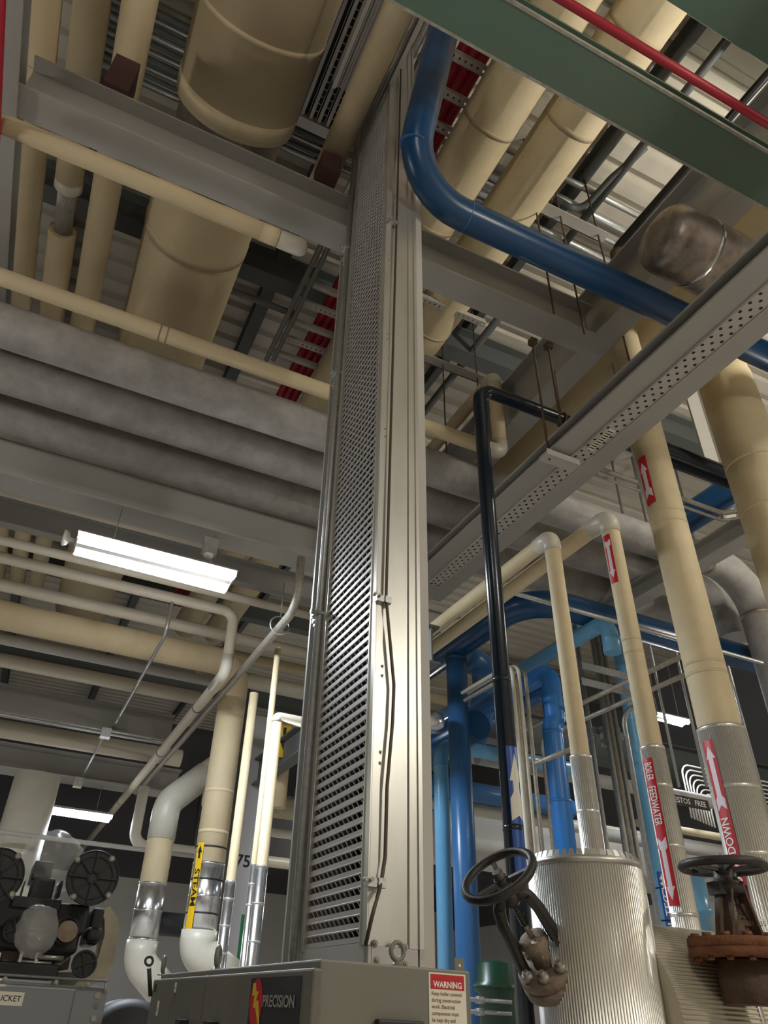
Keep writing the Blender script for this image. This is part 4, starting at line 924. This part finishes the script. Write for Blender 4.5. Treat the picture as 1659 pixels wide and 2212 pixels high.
# right valve: rusty flange, yoke, handwheel
def handwheel(C0, n, R, r, spokes, m, name='handwheel', hubm=HUB, label=None, cat='handwheel', parent=None, a0=.4, drop=.0):
    mb = MB().torus(C0, n, R, r, 44, 12); a, b, nn = frame(Vector(n))
    for k in range(spokes):
        th = a0+2*math.pi*k/spokes; e_ = a*math.cos(th)+b*math.sin(th); t_ = nn.cross(e_)
        mb.bar(C0+nn*drop, C0+e_*(R-r*.3), r*1.1, r*.9, nn)
    mb.lathe(C0+nn*(drop-r*1.1), n, [(0,R*.2),(r*2.2,R*.2)], 16)
    o = mb.build(name, m, parent)
    return o
FC = at(1598,2035,d=2.72)
va = empty('gate_valve', 'rusty gate valve with a black handwheel on the dusty clad pipe at right', 'valve', None, (FC.x,FC.y,FC.z))
def vc(mb, name, m): return child(mb.build(name, m), va)
fr_ = .185
vc(MB().lathe(FC-ZV*.055, ZV, [(0,fr_),(.026,fr_*1.01),(.028,fr_*.985),(.032,fr_*.985),(.034,fr_*1.01),(.062,fr_)], 48), 'bonnet_flange', RUST)
vc(MB().lathe(FC-ZV*.20, ZV, [(0,.10),(.14,.10)], 24), 'valve_neck', RUSTD)
for k in range(14):
    th = 2*math.pi*k/14; c_ = FC+Vector((math.cos(th)*fr_*.88, math.sin(th)*fr_*.88, .006))
    vc(MB().lathe(c_, ZV, [(0,.017),(.014,.017)], 6).lathe(c_-ZV*.075, ZV, [(0,.012),(.012,.012)], 6), 'stud', RUST)
WC = at(1549,1838,d=2.62); 
WC = Vector((FC.x-.01, FC.y-.01, WC.z))
yk = MB()
for sx in (-1, 1):
    yk.prism([(.0,-.022),(.012,-.03),(.012,.03),(.0,.022)], FC+Vector((sx*.078,0,.01)), (sx,0,0), (0,1,0), Vector((-sx*.055,0,WC.z-.13-FC.z-.01)), 1)
    yk.bar(FC+Vector((sx*.082,0,.0)), Vector((FC.x+sx*.034,FC.y,WC.z-.085)), .05, .024, AX['Y'])
    yk.bar(FC+Vector((sx*.082,-.03,.0)), Vector((FC.x+sx*.034,FC.y-.03,WC.z-.085)), .012, .04, AX['Y'])
vc(yk, 'yoke', RUSTD)
vc(MB().lathe((FC.x,FC.y,WC.z-.10), ZV, [(0,.05),(.02,.062),(.045,.062),(.048,.046),(.075,.042),(.09,.04)], 20).box(FC.x-.075,FC.x+.075,FC.y-.03,FC.y+.03,WC.z-.105,WC.z-.06), 'yoke_nut', IRON)
vc(MB().lathe(FC, ZV, [(0,.012),(WC.z-FC.z+.05,.012)], 12), 'stem', NUT)
s = MB()
for k in range(10): s.torus(FC+ZV*(.09+k*.008), ZV, .0135, .0025, 16, 6)
vc(s, 'stem_thread', NUT)
vc(MB().lathe(FC+ZV*.005, ZV, [(0,.05),(.03,.05),(.032,.03),(.06,.03)], 16).box(FC.x-.055,FC.x+.055,FC.y-.02,FC.y+.02,FC.z+.055,FC.z+.075), 'gland', RUSTD)
for sx in (-1, 1): vc(MB().tube([(FC.x+sx*.042,FC.y-.005,FC.z), (FC.x+sx*.042,FC.y-.005,FC.z+.10)], .008, 8).lathe((FC.x+sx*.042,FC.y-.005,FC.z+.075), ZV, [(0,.015),(.015,.015)], 6), 'gland_bolt', RUSTD)
child(handwheel(WC, ZV, .151, .017, 5, IRON, drop=-.015), va)
put_text('casting_mark', '1501 335', .022, FC+Vector((-.10,-.165,.045-.055+.052)), (.85,-.52,0), (-.52,-.85,0), RUSTD, None).parent = va
bpy.data.objects['casting_mark'].matrix_parent_inverse = Matrix.Translation(-va.location)
# left valve tilted out of the clad vessel
A = at(1077,1891,d=2.80); Fv = at(1183,2088,d=2.79); nv = (Fv-A).normalized(); Lv = (Fv-A).length
vb = empty('angle_valve', 'black handwheel valve sticking out of the fluted vessel towards upper left', 'valve', None, tuple(Fv))
def vd(mb, name, m): return child(mb.build(name, m), vb)
a_, b_, _n = frame(nv, _f)
child(handwheel(A, nv, .145, .0175, 3, IRON, a0=.9, drop=.03), vb)
vd(MB().lathe(A-nv*.015, nv, [(0,.014),(.0,.02),(.02,.022),(.055,.03),(.075,.022),(.10,.022)], 16), 'wheel_nut', HUB)
vd(MB().lathe(A, nv, [(0,.011),(Lv,.011)], 12), 'stem', NUT)
s = MB()
for k in range(12): s.torus(A+nv*(.125+k*.008), nv, .0135, .0022, 14, 6)
vd(s, 'stem_thread', BLACKR)
yk = MB(); sd = a_
for sx in (-1, 1):
    e_ = sd*sx
    yk.tube([A+nv*.085+e_*.012, A+nv*.11+e_*.062, A+nv*.18+e_*.078, A+nv*(Lv-.02)+e_*.088], .024, 14, bend=.05)
    yk.bar(A+nv*.11+e_*.060, A+nv*(Lv-.02)+e_*.084, .075, .016, e_)
yk.lathe(A+nv*.075, nv, [(0,.026),(.012,.034),(.04,.034),(.05,.026)], 18)
vd(yk, 'yoke', IRON)
vd(MB().lathe(A+nv*(Lv-.02), nv, [(0,.06),(.006,.120),(.040,.122),(.042,.114),(.046,.114),(.048,.124),(.085,.124)], 36), 'bonnet_flange', DUSTY)
vd(MB().lathe(A+nv*(Lv-.13), nv, [(0,.02),(.004,.055),(.026,.058),(.06,.04),(.115,.048)], 20), 'gland', DUSTY)
for k in range(8):
    th = 2*math.pi*k/8+.3; c_ = A+nv*(Lv-.016)+(a_*math.cos(th)+b_*math.sin(th))*.096
    vd(MB().lathe(c_, -nv, [(0,.022),(.024,.022),(.0241,.013),(.038,.013)], 6), 'nut', NUT)
for sx in (-1, 1): vd(MB().tube([A+nv*(Lv-.12)+b_*sx*.036, A+nv*(Lv-.02)+b_*sx*.036], .007, 8).lathe(A+nv*(Lv-.115)+b_*sx*.036, -nv, [(0,.014),(.016,.013)], 6), 'gland_bolt', NUT)
vd(MB().lathe(A+nv*(Lv+.05), nv, [(0,.10),(.03,.08),(.16,.08)], 28), 'valve_body', RUSTD)

# ================================================================== CONTROL CABINET IN FRONT
C0 = at(692,2071,d=1.45); X0, Y0, Z0 = C0.x, C0.y, C0.z
X1 = at(1015,2094,Y=Y0).x; Y1 = at(348,2108,X=X0).y
cb = tag(MB().box(X0, X1, Y0, Y1, .35, Z0).build('control_cabinet', CAB), 'grey control cabinet in the bottom foreground, below the perforated tray', 'cabinet')
bv = cb.modifiers.new('b', 'BEVEL'); bv.width = .004; bv.segments = 2
def door(xa_, xb_, name='door'):
    yy0 = at(xb_, 2098, X=X0-.022).y; yy1 = at(xa_, 2115, X=X0-.022).y
    zt_ = at((xa_+xb_)/2, 2100+ (690-(xa_+xb_)/2)*.07, X=X0-.022).z
    return yy0, yy1
zd = at(676,2090,X=X0-.024).z
y_a, y_b, y_c = at(676,2090,X=X0-.024).y, at(446,2110,X=X0-.024).y, at(332,2119,X=X0-.024).y
for (ya_, yb2, lb) in ((y_a, y_b-.003, None), (y_b+.003, y_c, None)):
    d_ = MB().box(X0-.024, X0-.003, ya_, yb2, .45, zd).build('door', CABD, cb)
    bv = d_.modifiers.new('b', 'BEVEL'); bv.width = .005; bv.segments = 2
dr = d_
dn_ = [o for o in cb.children][0]
def onx(x, y, off=.026): return at(x, y, X=X0-off)
# faded logo plate: red disc, yellow bolt and lettering
p1_, p2_ = onx(651,2106), onx(543,2114)
lp = MB().box(X0-.0255, X0-.024, p1_.y, p2_.y, 1.30, (p1_.z+p2_.z)/2).build('logo_plate', BLACKR, cb)
c_ = onx(553,2166,.0262); vs = []
rz = (onx(553,2114,.0262).z-onx(553,2166,.0262).z); ry = (onx(540,2166,.0262).y-onx(566,2166,.0262).y)/2
MB().prism([(math.cos(2*math.pi*k/32)*ry, math.sin(2*math.pi*k/32)*rz) for k in range(32)], c_, (0,-1,0), (0,0,1), (-1,0,0), .0006).build('red_disc', REDL, lp)
bz = [(547,2124),(553,2123),(554,2142),(559,2141),(553,2162),(558,2161),(560,2205),(558,2225),(551,2176),(546,2177),(550,2150),(545,2151)]
pts = [onx(x, y, .0272) for x, y in bz]
MB().add(pts, [list(range(len(pts)))]).build('lightning_bolt', YEL, lp)
a, b = onx(562,2160,.0275), onx(642,2160,.0275)
tz = onx(602,2148,.0275).z-onx(602,2177,.0275).z
put_text('lettering', 'PRECISION', tz*1.25, (onx(562,2166,.0275)+onx(642,2162,.0275))/2, (0,-1,0), (-1,0,0), NUT, lp, bold=.03, sx=(a.y-b.y)/(tz*1.25)/5.6)
hy = at(681,2120,X=X0-.012).y
for (za, zb) in ((zd-.03, zd-.10),): pass
hg = MB()
for k in range(5): hg.lathe((X0-.012, hy, zd-.035-k*.05), (0,0,-1), [(0,.006),(.002,.007),(.046,.007),(.047,.006)], 12)
hg.build('hinge', CAB, cb)
for (x, y, w_, h_, m_, nm) in ((379.5,2133,10,26,CREAMP,'nameplate'), (341,2178,10,38,CREAMP,'nameplate'), (336,2134,8,20,BLACKR,'sticker')):
    P = onx(x, y, .0245); ww = w_*dep(P)/FPX; hh = h_*dep(P)/FPX*.7
    pl_ = MB().box(X0-.0262, X0-.0242, P.y-ww*.7, P.y+ww*.7, P.z-hh/2, P.z+hh/2).build(nm, m_, cb)
    if m_ is CREAMP: MB().box(X0-.0266, X0-.0262, P.y-ww*.4, P.y+ww*.4, P.z-hh*.2, P.z+hh*.05).build('print', NUT, pl_)
for (x, y) in ((402,2210),(465,2215)):
    P = onx(x, y, .0242); MB().box(X0-.05, X0-.0242, P.y-.03, P.y+.03, P.z-.05, P.z+.008).build('latch', BLACKR, cb)
# right-hand side: warning sticker and handle
sy = Y0-.0012
q0, q1 = at(926,2099,Y=sy), at(1005,2106,Y=sy); zt_ = (q0.z+q1.z)/2
stk = MB().box(q0.x, q1.x, sy, Y0, zt_-.145, zt_).build('warning_sticker', CREAMP, cb); stk['label'] = 'cream and red WARNING sticker'
zr = at(965,2138,Y=sy).z
MB().box(q0.x+.004, q1.x-.004, sy-.0006, sy, zr, zt_-.003).build('red_header', REDL, stk)
cx_ = (q0.x+q1.x)/2
put_text('lettering', 'WARNING', .0155, (cx_, sy-.0012, zr+.008), (1,0,0), (0,-1,0), WHT, stk, bold=.03, sx=.92)
for k, ln in enumerate(('Keep boiler covered','during construction','work. Electrical','components must','be kept dry and','free from dust.')):
    put_text('lettering', ln, .0098, (q0.x+.006, sy-.0010, zr-.008-k*.0115), (1,0,0), (0,-1,0), RUST, stk, sx=.90, align='LEFT', bold=.006)
MB().box(q0.x+.004, q1.x-.004, sy-.0006, sy, zr-.087, zr-.076).build('red_footer', REDL, stk)
P = at(862,2212,Y=Y0); hd_ = MB().box(at(808,2205,Y=Y0).x, at(908,2207,Y=Y0).x, Y0-.02, Y0, P.z-.05, at(858,2203,Y=Y0).z).build('recessed_handle', BLACKR, cb)
bv = hd_.modifiers.new('b', 'BEVEL'); bv.width = .004; bv.segments = 2
# lifting eyes and lug
def eye(P, R, r, n, nm='lifting_eye', par=None):
    mb = MB().torus(P+ZV*(R+r+.006), n, R, r, 32, 12).lathe(P, ZV, [(0,r*2.6),(.003,r*2.6),(.0031,r*1.8),(r*2.0,r*1.2)], 20)
    return mb.build(nm, m=None) if False else mb.build(nm, HUB if par is None else CAB, par)
P = at(858,2081,Y=Y0+.03); P.z = Z0; eye(P, .0165, .0052, (.15,-1,0), par=cb)
P = at(468,2093,X=X0+.03); P.z = Z0; eye(P, .024, .007, (-1,.5,0), par=cb)
P = at(350,2106,X=X0+.03); P.z = Z0; eye(P, .024, .007, (-1,.3,0), par=cb)
P = at(992,2090,Y=Y0+.05); MB().box(P.x-.012,P.x+.012,P.y-.002,P.y+.002,Z0-.01,Z0+.026).build('lug', CAB, cb)
MB().lathe((P.x,P.y-.0022,Z0+.012), (0,-1,0), [(0,.003),(.0005,.003)], 10).build('lug_hole', WHT, cb)

# ================================================================== BURNER UNIT AND CABINET AT LOWER LEFT
G0 = at(120,2124,d=2.7); gx1 = at(234,2126,Y=G0.y).x; gz = at(120,2138,Y=G0.y).z
c2 = tag(MB().box(gx1-2.2, gx1, G0.y, G0.y+.6, .3, gz).build('control_cabinet', CAB2), 'blue-grey cabinet with a BUCKET sticker at the lower left corner', 'cabinet')
MB().box(gx1-.115, gx1+.002, G0.y-.006, G0.y, .3, gz+.006).build('side_panel', CAB2, c2)
MB().tube([(gx1-2.2,G0.y-.012,gz+.012),(gx1-.01,G0.y-.012,gz+.012)], .005, 8).tube([(gx1-2.2,G0.y-.012,gz+.036),(gx1-.01,G0.y-.012,gz+.036)], .005, 8).tube([(gx1-.01,G0.y-.012,gz+.0),(gx1-.01,G0.y-.012,gz+.04)], .005, 8).build('top_rail', GALV, c2)
for x in (8,120,190):
    P = at(x,2126,Y=G0.y-.015); bolt((P.x,P.y,gz+.022), (0,-1,0), .007, None); ob = bpy.data.objects[[o.name for o in bpy.data.objects if o.name.startswith('bolt')][-1]]
for o in [o for o in bpy.data.objects if o.name.startswith('bolt') and o.parent is None]: o.parent = c2; o.name = 'rail_screw'
q0 = at(54,2144,Y=G0.y-.002); q1 = at(0,2163,Y=G0.y-.002)
sk = MB().box(q0.x-.21, q0.x, G0.y-.002, G0.y, q0.z-.042, q0.z).build('bucket_sticker', CREAMP, c2)
put_text('lettering', 'BUCKET', .0255, (q0.x-.008, G0.y-.003, q0.z-.021), (1,0,0), (0,-1,0), INK, sk, align='RIGHT', bold=.005)
for (x, y, r_) in ((211,2150,.011),(208,2172,.009),(202,2200,.010)):
    P = at(x,y,Y=G0.y-.008); MB().lathe((P.x,P.y,P.z), (0,-1,0), [(0,r_),(.002,r_)], 16).build('keyhole_cap', NUT if r_ > .0095 else CAB, c2)
BY = G0.y+.22
def bp(x, y, off=0.0): return at(x, y, Y=BY-off)
bu = empty('burner_unit', 'black burner assembly with ribbed round covers behind the blue-grey cabinet', 'burner', None, tuple(bp(100,2105)))
def bc(mb, name, m): return child(mb.build(name, m), bu)
def bbox(x0, y0, x1, y1, off, dp, name, m, bev=.0):
    a, b = bp(x0, y1, off), bp(x1, y0, off)
    o = bc(MB().box(a.x, b.x, BY-off, BY-off+dp, a.z, b.z), name, m)
    if bev: v = o.modifiers.new('b', 'BEVEL'); v.width = bev; v.segments = 3
    return o
mpp = dep(bp(100,1950))/FPX
bbox(-60,1956,196,2000,.12,.34,'manifold', BLACKR,.012); bbox(-60,1985,182,2046,.10,.30,'manifold_body', BLACKR,.02)
bbox(185,1962,228,2040,.06,.25,'end_block', BLACKR,.012); bbox(182,2004,226,2034,.10,.1,'socket', BLACKR,.02)
bbox(58,1898,122,1956,.10,.22,'throttle_body', BLACKR,.008); bbox(66,1862,118,1900,.08,.22,'throttle_neck', BLACKR,.008)
bbox(44,1902,56,1938,.06,.2,'bracket', BLACKR,.004); bbox(124,1902,138,1938,.06,.2,'bracket', BLACKR,.004)
bbox(24,1944,134,1958,.14,.3,'mounting_flange', BLACKR,.003)
bbox(0,2046,158,2084,.02,.3,'lower_flange', DUSTY,.004)
bbox(-60,2084,130,2106,.08,.3,'base_ring', BLACKR,.01)
def ribcap(x, y, rp, off, name='ribbed_cover', bolts=4, disc=None):
    c = bp(x, y, off); R = rp*mpp; n = Vector((-.02,-1,-.05)).normalized()
    mb = MB().lathe(c-n*.16, n, [(0,R*.9),(.15,R*.96),(.155,R),(.17,R)], 40).torus(c+n*.012, n, R*.97, R*.035, 40, 8).torus(c+n*.012, n, R*.76, R*.03, 40, 8).torus(c+n*.014, n, R*.2, R*.04, 24, 8)
    a, b, _ = frame(n)
    for k in range(8):
        e_ = a*math.cos(k*math.pi/4)+b*math.sin(k*math.pi/4); mb.bar(c+e_*R*.22+n*.012, c+e_*R*.95+n*.012, R*.05, .02, n)
    o = bc(mb, name, BLACKR)
    for k in range(bolts):
        th = math.pi/4+k*math.pi/2+.12; e_ = a*math.cos(th)+b*math.sin(th)
        bb = MB().lathe(c+e_*R*.93+n*.012, n, [(0,R*.13),(.004,R*.13),(.0041,R*.08),(.014,R*.075)], 14).build('cover_bolt', NUT, o)
        bb.matrix_parent_inverse = Matrix.Identity(4); bb.parent = bu; bb.matrix_parent_inverse = Matrix.Translation(-bu.location)
    return o
ribcap(200,1896,52,.26); ribcap(-8,1892,52,.26)
def crosscap(x, y, rp, off, wrap=False):
    c = bp(x, y, off); R = rp*mpp; n = Vector((-.1,-1,-.05)).normalized(); a, b, _ = frame(n)
    mb = MB().lathe(c-n*.14, n, [(0,R*.98),(.13,R),(.15,R),(.1501,R*.82),(.142,R*.80)], 32)
    for th in (.35, .35+math.pi/2):
        e_ = a*math.cos(th)+b*math.sin(th); mb.bar(c+e_*R*.85+n*.004, c-e_*R*.85+n*.004, .008, .012, n)
    return bc(mb, 'round_plug', BLACKR)
crosscap(34,2008,24,.14); crosscap(182,2082,25,.14); crosscap(143,2010,26,.16)
c = bp(146,2012,.18); bc(MB().lathe(c, (-.1,-1,-.05), [(0,20*mpp),(.006,19*mpp)], 28), 'plug_disc', DUSTY)
P = bp(80,2066,.06); s = MB()
for dz in (-.02, .02): s.tube([(P.x-.07,P.y,P.z+dz),(P.x+.06,P.y,P.z+dz)], .006, 8)
for dx in (-.06, 0): s.box(P.x+dx-.006,P.x+dx+.006,P.y-.012,P.y+.012,P.z-.04,P.z+.04)
s.tube([(P.x,P.y-.01,P.z),(P.x+.10,P.y-.01,P.z)], .01, 10)
bc(s, 'linkage', ALU)
# clear plastic covers, crumpled
def wrapblob(c, sx, sy, sz, seed, name, label):
    bm = bmesh.new(); bmesh.ops.create_icosphere(bm, subdivisions=4, radius=1); rnd = random.Random(seed)
    ks = [(Vector((rnd.uniform(-1,1),rnd.uniform(-1,1),rnd.uniform(-1,1))).normalized(), rnd.uniform(3,9), rnd.uniform(0,6)) for _ in range(9)]
    for v in bm.verts:
        f = 1+sum(abs(math.sin(v.co.dot(k)*q+ph))*.055 for k, q, ph in ks)-.22
        v.co = Vector((v.co.x*sx*f, v.co.y*sy*f, v.co.z*sz*f))
    me = bpy.data.meshes.new(name); bm.to_mesh(me); bm.free()
    o = link(name, me, PLASTIC, None, True); o.location = c; return tag(o, label, 'plastic wrap')
c = bp(112,1862,-.02); wrapblob(c, 60*mpp, .16, 58*mpp, 3, 'plastic_wrap', 'clear plastic bag over the top of the black burner')
c = bp(80,2010,.24); wrapblob(c, 36*mpp, .07, 42*mpp, 5, 'plastic_wrap', 'crumpled clear plastic over the middle port of the burner')
# ivory casing behind the burner
mb = MB(); c = bp(215,2000,-.05)
pr = [(214,1965),(238,1958),(256,1985),(258,2015),(246,2075),(232,2112),(205,2126),(120,2130),(120,2100),(190,2100),(212,2070),(226,2020),(226,1985)]
pp_ = [bp(x, y, -.05) for x, y in pr]
mb.add([tuple(p) for p in pp_]+[(p.x,p.y+.22,p.z) for p in pp_], [list(range(len(pr))), list(range(len(pr), 2*len(pr)))[::-1]]+[(i, (i+1) % len(pr), len(pr)+(i+1) % len(pr), len(pr)+i) for i in range(len(pr))])
tag(mb.build('ivory_casing', GASKETW), 'stained ivory casing curving round the right side of the burner', 'casing')
P = at(262,2290,d=4.2); tag(MB().lathe(P+AX['Y']*.2, (0,-1,0), [(0,.26),(.03,.30),(.3,.30),(.33,.26)], 40).build('black_blower', BLACKR), 'dark rounded blower housing between the burner and the grey cabinet', 'blower')
P = at(352,1995,d=9.4); tag(MB().lathe(P-AX['X']*.3, (1,0,0), [(0,.10),(.02,.14),(.6,.14),(.62,.1)], 28).build('black_motor', BLACKR), 'black motor behind the two silver-jacketed steam pipes', 'motor')
P = at(324,2090,d=2.0); tag(MB().tube([at(325,2150,d=2.3), at(322,2090,d=2.3)], .007, 8).torus(at(322,2076,d=2.3), (0,-1,.2), .012, .004, 20, 8).build('eye_rod', IRON), 'dark eyed rod standing at the left end of the grey cabinet', 'rod')
# darker roof bay in the right background
